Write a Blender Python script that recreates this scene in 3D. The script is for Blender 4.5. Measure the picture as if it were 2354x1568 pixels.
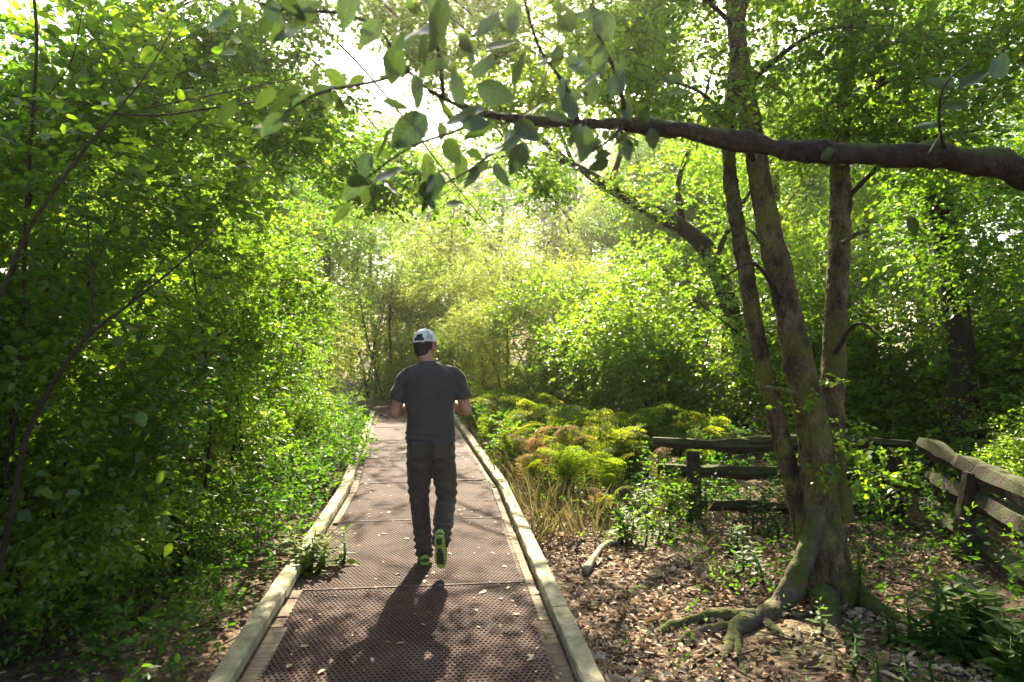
import bpy, bmesh, math, random
import numpy as np
from mathutils import Vector, Matrix, Euler

for _o in list(bpy.data.objects):
    bpy.data.objects.remove(_o)
SC = bpy.context.scene
COL = SC.collection
R = math.radians
rng = np.random.default_rng(11)
random.seed(11)

# ------------------------------------------------------------------ camera, sky, sun, exposure
CAM_H = 1.65
cam_data = bpy.data.cameras.new('camera')
cam_data.sensor_width = 36.0
cam_data.lens = 24.0
cam_data.clip_start = 0.05
cam_data.clip_end = 500.0
cam_data.dof.use_dof = True
cam_data.dof.focus_distance = 5.2
cam_data.dof.aperture_fstop = 2.4
cam = bpy.data.objects.new('camera', cam_data)
COL.objects.link(cam)
cam.location = (0, 0, CAM_H)
cam.rotation_euler = (R(90), 0, 0)
SC.camera = cam

SUN_EL, SUN_AZ = R(38.0), R(1.0)          # azimuth from +Y, negative = to the left
world = bpy.data.worlds.new('World')
SC.world = world
world.use_nodes = True
wn = world.node_tree.nodes
wn.clear()
w_out = wn.new('ShaderNodeOutputWorld')
w_bg = wn.new('ShaderNodeBackground')
w_sky = wn.new('ShaderNodeTexSky')
w_sky.sky_type = 'NISHITA'
w_sky.sun_disc = False
w_sky.sun_elevation = SUN_EL
w_sky.sun_rotation = SUN_AZ
w_sky.air_density = 1.0
w_sky.dust_density = 3.0
w_bg.inputs['Strength'].default_value = 0.09
world.node_tree.links.new(w_sky.outputs[0], w_bg.inputs[0])
world.node_tree.links.new(w_bg.outputs[0], w_out.inputs[0])

sun_data = bpy.data.lights.new('sun', 'SUN')
sun_data.energy = 5.0
sun_data.angle = R(0.55)
sun_data.color = (1.0, 0.88, 0.66)
sun = bpy.data.objects.new('sun', sun_data)
COL.objects.link(sun)
SUNDIR = Vector((math.sin(SUN_AZ) * math.cos(SUN_EL), math.cos(SUN_AZ) * math.cos(SUN_EL), math.sin(SUN_EL)))
sun.rotation_euler = (-SUNDIR).to_track_quat('-Z', 'Y').to_euler()
sun.location = (0, 0, 30)

SC.view_settings.view_transform = 'Standard'
SC.view_settings.look = 'None'
SC.view_settings.gamma = 1.0
SC.view_settings.use_curve_mapping = False
SC.view_settings.exposure = 2.42
SC.render.engine = 'CYCLES'
cy = SC.cycles
cy.max_bounces = 7
cy.diffuse_bounces = 4
cy.glossy_bounces = 2
cy.transmission_bounces = 5
cy.transparent_max_bounces = 6
cy.volume_bounces = 0
cy.sample_clamp_indirect = 6.0
cy.use_denoising = True

# ------------------------------------------------------------------ helpers
FPX, CX, CY = 24.0 / 36.0 * 2354.0, 1177.0, 784.0
def P(px, py, d):
    """a place in the wood seen at pixel (px,py) of the 2354-wide picture, d metres ahead"""
    return np.array([(px - CX) / FPX * d, d, CAM_H - (py - CY) / FPX * d])

def unit(v):
    v = np.asarray(v, float)
    n = np.linalg.norm(v, axis=-1, keepdims=True)
    return v / np.maximum(n, 1e-9)

class Geo:
    """collects vertices and faces (tris/quads) with one random number per piece"""
    def __init__(self):
        self.v, self.t, self.q, self.r, self.n = [], [], [], [], 0
    def add(self, v, t=None, q=None, r=None):
        v = np.asarray(v, np.float32).reshape(-1, 3)
        if t is not None and len(t): self.t.append(np.asarray(t, np.int64).reshape(-1, 3) + self.n)
        if q is not None and len(q): self.q.append(np.asarray(q, np.int64).reshape(-1, 4) + self.n)
        if r is None: r = np.full(len(v), random.random())
        self.r.append(np.broadcast_to(np.asarray(r, np.float32), (len(v),)))
        self.v.append(v); self.n += len(v)
    def mesh(self, name, mat, smooth=False, base=None):
        v = np.concatenate(self.v).astype(np.float32)
        if base is not None: v = v - np.asarray(base, np.float32)
        t = np.concatenate(self.t) if self.t else np.zeros((0, 3), np.int64)
        q = np.concatenate(self.q) if self.q else np.zeros((0, 4), np.int64)
        me = bpy.data.meshes.new(name)
        me.vertices.add(len(v)); me.vertices.foreach_set('co', v.ravel())
        nl = len(t) * 3 + len(q) * 4
        me.loops.add(nl)
        me.loops.foreach_set('vertex_index', np.concatenate([t.ravel(), q.ravel()]).astype(np.int32))
        me.polygons.add(len(t) + len(q))
        ls = np.concatenate([np.arange(len(t)) * 3, len(t) * 3 + np.arange(len(q)) * 4]).astype(np.int32)
        me.polygons.foreach_set('loop_start', ls)
        me.polygons.foreach_set('use_smooth', np.full(len(ls), bool(smooth)))
        a = me.attributes.new('rnd', 'FLOAT', 'POINT')
        a.data.foreach_set('value', np.concatenate(self.r).astype(np.float32))
        me.update(calc_edges=True)
        me.validate()
        if mat: me.materials.append(mat)
        return me

def link(name, data=None, parent=None, loc=None, rot=None, scale=None, label=None, category=None, group=None, kind=None):
    o = bpy.data.objects.new(name, data)
    COL.objects.link(o)
    if parent is not None: o.parent = parent
    if loc is not None: o.location = [float(c) for c in loc]
    if rot is not None: o.rotation_euler = rot
    if scale is not None: o.scale = (scale,) * 3 if isinstance(scale, (int, float)) else scale
    if label: o['label'] = label
    if category: o['category'] = category
    if group: o['group'] = group
    if kind: o['kind'] = kind
    return o

def copy_tree(o, parent=None):
    c = o.copy(); COL.objects.link(c); c.parent = parent
    for ch in list(o.children): copy_tree(ch, c)
    return c

_K = np.random.default_rng(5)
_KV = [unit(_K.normal(size=(7, 3))) * _K.uniform(.6, 1.7, (7, 1)) for _ in range(6)]
_KP = [_K.uniform(0, 6.28, 7) for _ in range(6)]
def noise(p, f=1.0, k=0):
    p = np.asarray(p, float)
    return np.sin(p @ (_KV[k].T * f * 2.2) + _KP[k]).mean(-1) * 1.6

def tube(pts, rad, sides=10, bump=0.0, bumpf=3.0, k=0, cap=True, flute=0.0, fine=0.0):
    pts = np.asarray(pts, float); n = len(pts)
    rad = np.broadcast_to(np.asarray(rad, float), (n,))
    tan = unit(np.gradient(pts, axis=0))
    a = np.array([1., 0, 0]) if abs(tan[0][0]) < .8 else np.array([0, 1., 0])
    u = unit(a - tan[0] * (a @ tan[0]))
    rings = []
    ang = np.linspace(0, 2 * np.pi, sides, endpoint=False)
    for i in range(n):
        u = unit(u - tan[i] * (u @ tan[i])); w = np.cross(tan[i], u)
        c = np.cos(ang)[:, None] * u + np.sin(ang)[:, None] * w
        r = np.full(sides, rad[i])
        if bump:
            r = r * (1 + bump * noise(pts[i] + c * rad[i], bumpf, k) + bump * .5 * noise(pts[i] + c * rad[i], bumpf * 3.1, (k + 1) % 6))
        if fine:
            qq = pts[i] + c * rad[i]
            r = r + fine * (np.abs(noise(qq * [1, 1, .45], 16, 2)) - .35) + fine * .6 * noise(qq * [.6, .6, 1.6], 34, 3)
        if flute:
            r = r * (1 + flute * np.sin(ang * 5 + i * .05))
        rings.append(pts[i] + c * r[:, None])
    v = np.concatenate(rings)
    i0 = np.arange(n - 1)[:, None] * sides; j = np.arange(sides)[None, :]; j1 = (j + 1) % sides
    q = np.stack([i0 + j, i0 + j1, i0 + sides + j1, i0 + sides + j], -1).reshape(-1, 4)
    t = []
    if cap:
        v = np.concatenate([v, pts[:1], pts[-1:]]); s, e = n * sides, n * sides + 1
        t = [(s, (j_ + 1) % sides, j_) for j_ in range(sides)] + [(e, (n - 1) * sides + j_, (n - 1) * sides + (j_ + 1) % sides) for j_ in range(sides)]
    return v, t, q

def spline(ctrl, n):
    c = np.asarray(ctrl, float)
    if len(c) < 3:
        s = np.linspace(0, 1, n)[:, None]; return c[0] + (c[-1] - c[0]) * s
    d = np.concatenate([[0], np.cumsum(np.linalg.norm(np.diff(c[:, :3], axis=0), axis=1) + 1e-6)])
    p = np.vstack([2 * c[0] - c[1], c, 2 * c[-1] - c[-2]])
    out = []
    for s in np.linspace(0, d[-1], n):
        i = min(np.searchsorted(d, s, 'right') - 1, len(c) - 2)
        t = (s - d[i]) / (d[i + 1] - d[i])
        a, b, e, f = p[i], p[i + 1], p[i + 2], p[i + 3]
        out.append(.5 * (2 * b + (e - a) * t + (2 * a - 5 * b + 4 * e - f) * t * t + (3 * b - a - 3 * e + f) * t ** 3))
    return np.array(out)

def box(c, half, axes=None, jit=0.0):
    s = np.array([[-1, -1, -1], [1, -1, -1], [1, 1, -1], [-1, 1, -1], [-1, -1, 1], [1, -1, 1], [1, 1, 1], [-1, 1, 1]], float)
    v = s * np.asarray(half)
    if jit: v = v + rng.uniform(-jit, jit, v.shape)
    if axes is not None: v = v @ np.asarray(axes)
    return v + np.asarray(c), None, [(3, 2, 1, 0), (4, 5, 6, 7), (0, 1, 5, 4), (1, 2, 6, 5), (2, 3, 7, 6), (3, 0, 4, 7)]

LEAF_T = {
    'diamond': (np.array([[0, 0], [.42, 1], [1, 0], [.42, -1]]), [(0, 2, 1), (0, 3, 2)], []),
    'oval': (np.array([[0, 0], [.22, .8], [.62, .85], [1, 0], [.62, -.85], [.22, -.8]]), [], [(0, 3, 2, 1), (0, 5, 4, 3)]),
    'lance': (np.array([[0, 0], [.25, .8], [.6, .65], [1, 0], [.6, -.65], [.25, -.8]]), [], [(0, 3, 2, 1), (0, 5, 4, 3)]),
}
def leaves(geo, pos, dr, nr, ln, wd, shape='oval', fold=.25, curl=.2, r=None):
    pos = np.asarray(pos, float); N = len(pos)
    if N == 0: return
    dr = unit(dr); sd = unit(np.cross(dr, nr)); up = np.cross(sd, dr)
    ln = np.broadcast_to(np.asarray(ln, float), (N,))[:, None, None]; wd = np.broadcast_to(np.asarray(wd, float), (N,))[:, None, None]
    T, tt, tq = LEAF_T[shape]
    t = T[:, 0][None, :, None]; s = T[:, 1][None, :, None]
    v = pos[:, None] + dr[:, None] * t * ln + sd[:, None] * s * wd * .5 + up[:, None] * (np.abs(s) * wd * .5 * fold - curl * ln * t * t)
    k = len(T); base = np.arange(N)[:, None, None] * k
    if r is None: r = rng.random(N)
    geo.add(v.reshape(-1, 3), (base + np.array(tt)[None]).reshape(-1, 3) if tt else None, (base + np.array(tq)[None]).reshape(-1, 4) if tq else None, np.repeat(r, k))

def twig_leaves(geo, start, d, tl, k, ll, wr, shape, flat=.55, droop=.3, twigs=None, tw_r=.0025, fold=.25, rj=None, rg=None):
    """leafy twigs: alternate leaves set in a loose plane along each twig"""
    g = rg or rng
    N = len(start); d = unit(d); up = np.array([0, 0, 1.])
    sd = unit(np.cross(d, up) + g.normal(size=(N, 3)) * .15)
    tl = np.broadcast_to(np.asarray(tl, float), (N,))
    rr = g.random(N) if rj is None else rj
    for i in range(k):
        f = (i + .6) / k
        sgn = 1 if i % 2 else -1
        p = start + d * (tl * f)[:, None] + np.array([0, 0, -1.]) * (droop * tl * f * f)[:, None] + g.normal(size=(N, 3)) * .006
        if i == k - 1: ld = d + g.normal(size=(N, 3)) * .25
        else: ld = d * .55 + sgn * sd * g.uniform(.5, 1.1, (N, 1)) + g.normal(size=(N, 3)) * .28
        ld = ld + np.array([0, 0, -droop * .8])
        nr = up * flat + g.normal(size=(N, 3)) * (1 - flat) * .9
        l = ll * g.uniform(.6, 1.15, N) * (1 - .25 * abs(f - .5))
        leaves(geo, p, ld, nr, l, l * wr * g.uniform(.85, 1.15, N), shape, fold, .12, np.clip(rr + g.normal(size=N) * .16, 0, 1))
    if twigs is not None:
        e = start + d * tl[:, None] - np.array([0, 0, 1.]) * (droop * tl)[:, None]
        ax = unit(np.cross(e - start, g.normal(size=(N, 3)))); bx = unit(np.cross(e - start, ax))
        ring = lambda c, r: np.stack([c + ax * r, c - ax * r * .5 + bx * r * .87, c - ax * r * .5 - bx * r * .87], 1)
        v = np.concatenate([ring(start, tw_r), ring(e, tw_r * .5)], 1)
        b = np.arange(N)[:, None, None] * 6
        twigs.add(v.reshape(-1, 3), None, (b + np.array([[0, 1, 4, 3], [1, 2, 5, 4], [2, 0, 3, 5]])[None]).reshape(-1, 4), np.repeat(rr, 6))

def lobe_points(lobes, n, g, shell=2.2, gap=-.15, gf=1.0, k=1):
    lo = np.asarray(lobes, float)
    w = (lo[:, 3] * lo[:, 4] * lo[:, 5]) ** .75
    out, od = [], []
    m = 0
    while m < n:
        i = g.choice(len(lo), size=n, p=w / w.sum())
        u = unit(g.normal(size=(n, 3)))
        rad = g.random(n) ** (1 / (1 + shell))
        p = lo[i, :3] + u * lo[i, 3:6] * rad[:, None]
        keep = noise(p, gf, k) > gap + g.normal(size=n) * .12
        out.append(p[keep]); od.append(u[keep]); m += keep.sum()
    return np.concatenate(out)[:n], np.concatenate(od)[:n]

def crown(lobes, n, ll=.06, wr=.6, tl=.3, k=9, shape='oval', droop=.3, shell=2.2, gap=-.15, gf=1.0, nk=1, seed=0, twigs=None, flat=.5, upb=.15, fold=.25):
    g = np.random.default_rng(seed)
    geo = Geo()
    p, u = lobe_points(lobes, n, g, shell, gap, gf, nk)
    d = u + g.normal(size=(n, 3)) * .55; d[:, 2] = d[:, 2] * .6 + upb
    tone = np.clip(.5 + noise(p, .9, 3) * .55 + g.normal(size=n) * .16, 0, 1)
    twig_leaves(geo, p - unit(d) * tl * .5, d, tl * g.uniform(.6, 1.2, n), k, ll, wr, shape, flat, droop, twigs, rj=tone, rg=g, fold=fold)
    return geo

# ------------------------------------------------------------------ materials
def mat_new(name):
    m = bpy.data.materials.new(name); m.use_nodes = True
    nt = m.node_tree; nt.nodes.clear()
    return m, nt, nt.nodes.new('ShaderNodeOutputMaterial')

def ramp(nt, fac, stops):
    r = nt.nodes.new('ShaderNodeValToRGB'); e = r.color_ramp.elements
    while len(e) < len(stops): e.new(.5)
    for el, (p, c) in zip(e, stops):
        el.position = p; el.color = (*c, 1)
    nt.links.new(fac, r.inputs[0])
    return r

def leaf_mat(name, cols, trans, tf=.5, rough=.42, spec=.5):
    """cols / trans: (dark, mid, light) reflected and transmitted leaf colours"""
    m, nt, out = mat_new(name); L = nt.links.new
    at = nt.nodes.new('ShaderNodeAttribute'); at.attribute_name = 'rnd'
    oi = nt.nodes.new('ShaderNodeObjectInfo')
    ad = nt.nodes.new('ShaderNodeMath'); ad.operation = 'MULTIPLY_ADD'; ad.inputs[1].default_value = .22
    L(oi.outputs['Random'], ad.inputs[0]); L(at.outputs['Fac'], ad.inputs[2])
    sb = nt.nodes.new('ShaderNodeMath'); sb.operation = 'SUBTRACT'; sb.inputs[1].default_value = .11; L(ad.outputs[0], sb.inputs[0])
    p = [0, .5, .97]
    rc = ramp(nt, sb.outputs[0], list(zip(p, cols))); rt = ramp(nt, sb.outputs[0], list(zip(p, trans)))
    pb = nt.nodes.new('ShaderNodeBsdfPrincipled'); pb.inputs['Roughness'].default_value = rough
    pb.inputs['Specular IOR Level'].default_value = spec
    tr = nt.nodes.new('ShaderNodeBsdfTranslucent')
    L(rc.outputs[0], pb.inputs['Base Color']); L(rt.outputs[0], tr.inputs[0])
    mx = nt.nodes.new('ShaderNodeMixShader'); mx.inputs[0].default_value = tf
    L(pb.outputs[0], mx.inputs[1]); L(tr.outputs[0], mx.inputs[2]); L(mx.outputs[0], out.inputs[0])
    return m

def surf_mat(name, stops, scale=5.0, detail=6, rough=.85, stretch=(1, 1, 1), bump=.3, bscale=None, dist=0.02, moss=None, moss_scale=2.0, moss_at=(.5, .62), moss_up=False, spec=.3, coord='Object', rnd=0.0, nrough=.68):
    m, nt, out = mat_new(name); L = nt.links.new
    tc = nt.nodes.new('ShaderNodeTexCoord'); mp = nt.nodes.new('ShaderNodeMapping'); mp.inputs['Scale'].default_value = stretch
    L(tc.outputs[coord], mp.inputs[0])
    nz = nt.nodes.new('ShaderNodeTexNoise'); nz.inputs['Scale'].default_value = scale; nz.inputs['Detail'].default_value = detail; nz.inputs['Roughness'].default_value = nrough
    L(mp.outputs[0], nz.inputs['Vector'])
    fac = nz.outputs['Fac']
    if rnd:
        oi = nt.nodes.new('ShaderNodeObjectInfo')
        a = nt.nodes.new('ShaderNodeMath'); a.operation = 'MULTIPLY_ADD'; a.inputs[1].default_value = rnd; L(oi.outputs['Random'], a.inputs[0]); L(fac, a.inputs[2])
        b = nt.nodes.new('ShaderNodeMath'); b.operation = 'SUBTRACT'; b.inputs[1].default_value = rnd / 2; L(a.outputs[0], b.inputs[0]); fac = b.outputs[0]
    col = ramp(nt, fac, stops).outputs[0]
    if moss:
        n2 = nt.nodes.new('ShaderNodeTexNoise'); n2.inputs['Scale'].default_value = moss_scale; n2.inputs['Detail'].default_value = 5
        L(tc.outputs[coord], n2.inputs['Vector']); f2 = n2.outputs['Fac']
        if moss_up:
            ge = nt.nodes.new('ShaderNodeNewGeometry'); sx = nt.nodes.new('ShaderNodeSeparateXYZ'); L(ge.outputs['Normal'], sx.inputs[0])
            ma = nt.nodes.new('ShaderNodeMath'); ma.operation = 'MULTIPLY_ADD'; ma.inputs[1].default_value = .22; L(sx.outputs['Z'], ma.inputs[0]); L(f2, ma.inputs[2]); f2 = ma.outputs[0]
        rm = ramp(nt, f2, [(moss_at[0], (0, 0, 0)), (moss_at[1], (1, 1, 1))])
        mx = nt.nodes.new('ShaderNodeMixRGB'); L(rm.outputs[0], mx.inputs[0]); L(col, mx.inputs[1])
        rr = ramp(nt, nz.outputs['Fac'], [(.3, tuple(c * .6 for c in moss)), (.7, tuple(min(1, c * 1.3) for c in moss))]); L(rr.outputs[0], mx.inputs[2]); col = mx.outputs[0]
    pb = nt.nodes.new('ShaderNodeBsdfPrincipled'); pb.inputs['Roughness'].default_value = rough; pb.inputs['Specular IOR Level'].default_value = spec
    L(col, pb.inputs['Base Color'])
    if bump:
        n3 = nt.nodes.new('ShaderNodeTexNoise'); n3.inputs['Scale'].default_value = bscale or scale * 3; n3.inputs['Detail'].default_value = 8; L(mp.outputs[0], n3.inputs['Vector'])
        bp = nt.nodes.new('ShaderNodeBump'); bp.inputs['Strength'].default_value = bump; bp.inputs['Distance'].default_value = dist
        L(n3.outputs['Fac'], bp.inputs['Height']); L(bp.outputs[0], pb.inputs['Normal'])
    L(pb.outputs[0], out.inputs[0])
    return m

M = {}
M['leaf_hazel'] = leaf_mat('leaf_hazel', [(.034, .066, .010), (.058, .105, .014), (.10, .15, .020)], [(.12, .28, .012), (.235, .45, .015), (.41, .62, .022)], .56, .33, .6)
M['leaf_birch'] = leaf_mat('leaf_birch', [(.034, .064, .011), (.056, .10, .015), (.095, .142, .022)], [(.115, .26, .012), (.215, .40, .016), (.365, .56, .024)], .54, .34, .6)
M['leaf_oak'] = leaf_mat('leaf_oak', [(.028, .055, .013), (.042, .080, .018), (.065, .11, .024)], [(.05, .095, .014), (.085, .15, .018), (.13, .21, .022)], .30, .34)
M['leaf_willow'] = leaf_mat('leaf_willow', [(.045, .080, .020), (.075, .12, .030), (.11, .15, .045)], [(.22, .32, .03), (.34, .44, .04), (.46, .54, .07)], .55)
M['leaf_herb'] = leaf_mat('leaf_herb', [(.028, .065, .012), (.05, .105, .016), (.09, .15, .022)], [(.08, .22, .010), (.15, .34, .012), (.26, .44, .018)], .45, .55, .3)
M['fern_green'] = leaf_mat('fern_green', [(.040, .085, .012), (.065, .12, .016), (.11, .16, .022)], [(.16, .30, .010), (.27, .40, .012), (.40, .48, .018)], .5, .6, .2)
M['fern_yellow'] = leaf_mat('fern_yellow', [(.07, .11, .018), (.11, .145, .024), (.17, .165, .034)], [(.22, .33, .015), (.34, .41, .02), (.44, .41, .04)], .5, .6, .2)
M['fern_dead'] = leaf_mat('fern_dead', [(.18, .115, .055), (.29, .195, .10), (.40, .29, .165)], [(.22, .13, .05), (.34, .21, .08), (.44, .29, .12)], .35, .7, .2)
M['straw'] = leaf_mat('straw', [(.15, .14, .05), (.30, .25, .12), (.46, .38, .22)], [(.2, .22, .05), (.34, .30, .10), (.46, .40, .18)], .4, .7, .2)
M['litter'] = leaf_mat('litter', [(.10, .058, .030), (.32, .21, .125), (.60, .46, .31)], [(.08, .045, .02), (.2, .12, .05), (.3, .2, .1)], .15, .7, .25)
M['fallen'] = leaf_mat('fallen', [(.20, .13, .08), (.36, .25, .15), (.55, .43, .28)], [(.2, .12, .05), (.3, .2, .08), (.4, .3, .12)], .2, .6, .3)
M['twig'] = surf_mat('twig', [(.3, (.014, .009, .006)), (.7, (.048, .032, .021))], 30, bump=.2)
M['bark_birch'] = surf_mat('bark_birch', [(.36, (.010, .006, .004)), (.45, (.050, .030, .015)), (.54, (.13, .088, .040)), (.64, (.24, .18, .090)), (.76, (.38, .32, .20))], 4.6, 14, .85, (2.0, 2.0, 1.0), 1.0, 30, .05, moss=(.13, .12, .020), moss_scale=4.2, moss_at=(.46, .60), nrough=.82)
M['bark_dark'] = surf_mat('bark_dark', [(.3, (.010, .007, .005)), (.55, (.035, .025, .017)), (.8, (.085, .064, .047))], 9.0, 8, .9, (1.4, 1.4, .3), .9, 24, .02, moss=(.06, .075, .015), moss_scale=1.7, moss_at=(.52, .70), nrough=.82)
M['bark_moss'] = surf_mat('bark_moss', [(.3, (.010, .006, .004)), (.55, (.034, .021, .014)), (.8, (.085, .060, .042))], 11.0, 8, .95, (1, 1, 1), 1.0, 34, .02, moss=(.050, .062, .010), moss_scale=7.0, moss_at=(.56, .72), nrough=.82, moss_up=True)
M['root'] = surf_mat('root', [(.3, (.030, .020, .013)), (.55, (.10, .075, .050)), (.8, (.24, .19, .13))], 9.0, 8, .95, (1, 1, 1), 1.0, 30, .02, moss=(.070, .080, .014), moss_scale=6.5, moss_at=(.50, .66), nrough=.82, moss_up=True)
M['rail'] = surf_mat('rail', [(.3, (.013, .008, .005)), (.55, (.040, .027, .017)), (.8, (.090, .066, .043))], 7.0, 8, .9, (.5, 3, 3), .8, 22, .015, moss=(.050, .058, .014), moss_scale=4.0, moss_at=(.50, .66), moss_up=True, rnd=.12)
M['kerb'] = surf_mat('kerb', [(.28, (.10, .085, .050)), (.5, (.26, .235, .150)), (.66, (.38, .345, .245)), (.8, (.52, .49, .38))], 9.0, 9, .85, (1, 1, 1), .6, 40, .006, moss=(.13, .14, .055), moss_scale=6.0, moss_at=(.50, .72), rnd=.1)
M['plank'] = surf_mat('plank', [(.3, (.07, .050, .034)), (.55, (.17, .128, .086)), (.75, (.30, .24, .165))], 8.0, 8, .88, (.6, 3, 1), .5, 34, .006, rnd=.22)
M['mesh'] = surf_mat('mesh', [(.34, (.030, .015, .012)), (.48, (.064, .032, .025)), (.60, (.092, .050, .039)), (.74, (.17, .108, .084))], 1.9, 12, .75, (1, 1, 1), .15, 60, .004, spec=.22)
M['strip'] = surf_mat('strip', [(.42, (.07, .038, .030)), (.56, (.12, .075, .058)), (.68, (.36, .29, .23))], 9, 6, .8)
M['ground'] = surf_mat('ground', [(.28, (.020, .013, .008)), (.45, (.075, .048, .029)), (.58, (.17, .112, .068)), (.72, (.33, .235, .15))], 9.0, 12, .95, (1, 1, 1), 1.0, 26, .04, moss=(.055, .068, .014), moss_scale=.8, moss_at=(.56, .70))
def plain(name, c, rough=.8, spec=.3, var=.25, scale=60, bump=.25, dist=.002):
    return surf_mat(name, [(.25, tuple(x * (1 - var) for x in c)), (.75, tuple(x * (1 + var) for x in c))], scale, 5, rough, bump=bump, bscale=scale * 4, dist=dist, spec=spec)
M['skin'] = plain('skin', (.42, .215, .135), .5, .4, .12, 25, .1)
M['shirt'] = plain('shirt', (.074, .061, .054), .92, .15, .18, 14, .4)
M['trouser'] = plain('trouser', (.074, .058, .042), .92, .15, .25, 9, .5)
for _k in ('shirt', 'trouser'):
    _p = next(n for n in M[_k].node_tree.nodes if n.type == 'BSDF_PRINCIPLED'); _p.inputs['Sheen Weight'].default_value = .25; _p.inputs['Sheen Roughness'].default_value = .4
M['cap'] = surf_mat('cap', [(.36, (.34, .34, .33)), (.46, (.60, .60, .58)), (.56, (.78, .78, .75))], 20, 2, .9, bump=.2, bscale=200, dist=.002)
M['hair'] = plain('hair', (.035, .024, .017), .6, .4, .4, 90, .8)
M['shoe'] = plain('shoe', (.035, .042, .030), .7, .3, .3, 60)
M['lime'] = plain('lime', (.27, .36, .07), .7, .3, .45, 22)
M['eye'] = plain('eye', (.75, .74, .70), .25, .5, .03)

# ------------------------------------------------------------------ ground
def path_x(y):
    y = np.asarray(y, float)
    a = -.49 - .108 * (y - 3.15)
    b = -.49 - .108 * 4.45 - .165 * (y - 7.6)
    c = -.49 - .108 * 4.45 - .165 * 8.0 - .62 * (y - 15.6)
    return np.where(y < 7.6, a, np.where(y < 15.6, b, c))

def gz(x, y):
    x = np.asarray(x, float); y = np.asarray(y, float)
    p = np.stack([x, y, np.zeros_like(x)], -1)
    d = np.abs(x - path_x(np.minimum(y, 24)))
    h = -.15 + .045 * noise(p, .9, 0) + .02 * noise(p, 3.0, 2)
    side = np.clip(d - 1.4, 0, 30)
    h = h + np.where(x < path_x(np.minimum(y, 24)), .05, .012) * np.minimum(side, 14)
    return np.where(d < 1.05, np.minimum(h, -.14), h)

def build_ground():
    s = np.linspace(-1, 1, 241)
    ax = np.sign(s) * (np.abs(s) * 12 + np.abs(s) ** 5 * 58)
    X, Y = np.meshgrid(ax, ax + 5.0, indexing='ij')
    Z = gz(X, Y)
    v = np.stack([X, Y, Z], -1).reshape(-1, 3); n = len(s)
    i = np.arange(n - 1)[:, None] * n; j = np.arange(n - 1)[None]
    q = np.stack([i + j, i + n + j, i + n + j + 1, i + j + 1], -1).reshape(-1, 4)
    g = Geo(); g.add(v, None, q, .5)
    link('ground', g.mesh('ground', M['ground'], True), kind='structure', label='brown leaf-strewn woodland floor either side of the boardwalk')
build_ground()

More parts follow.
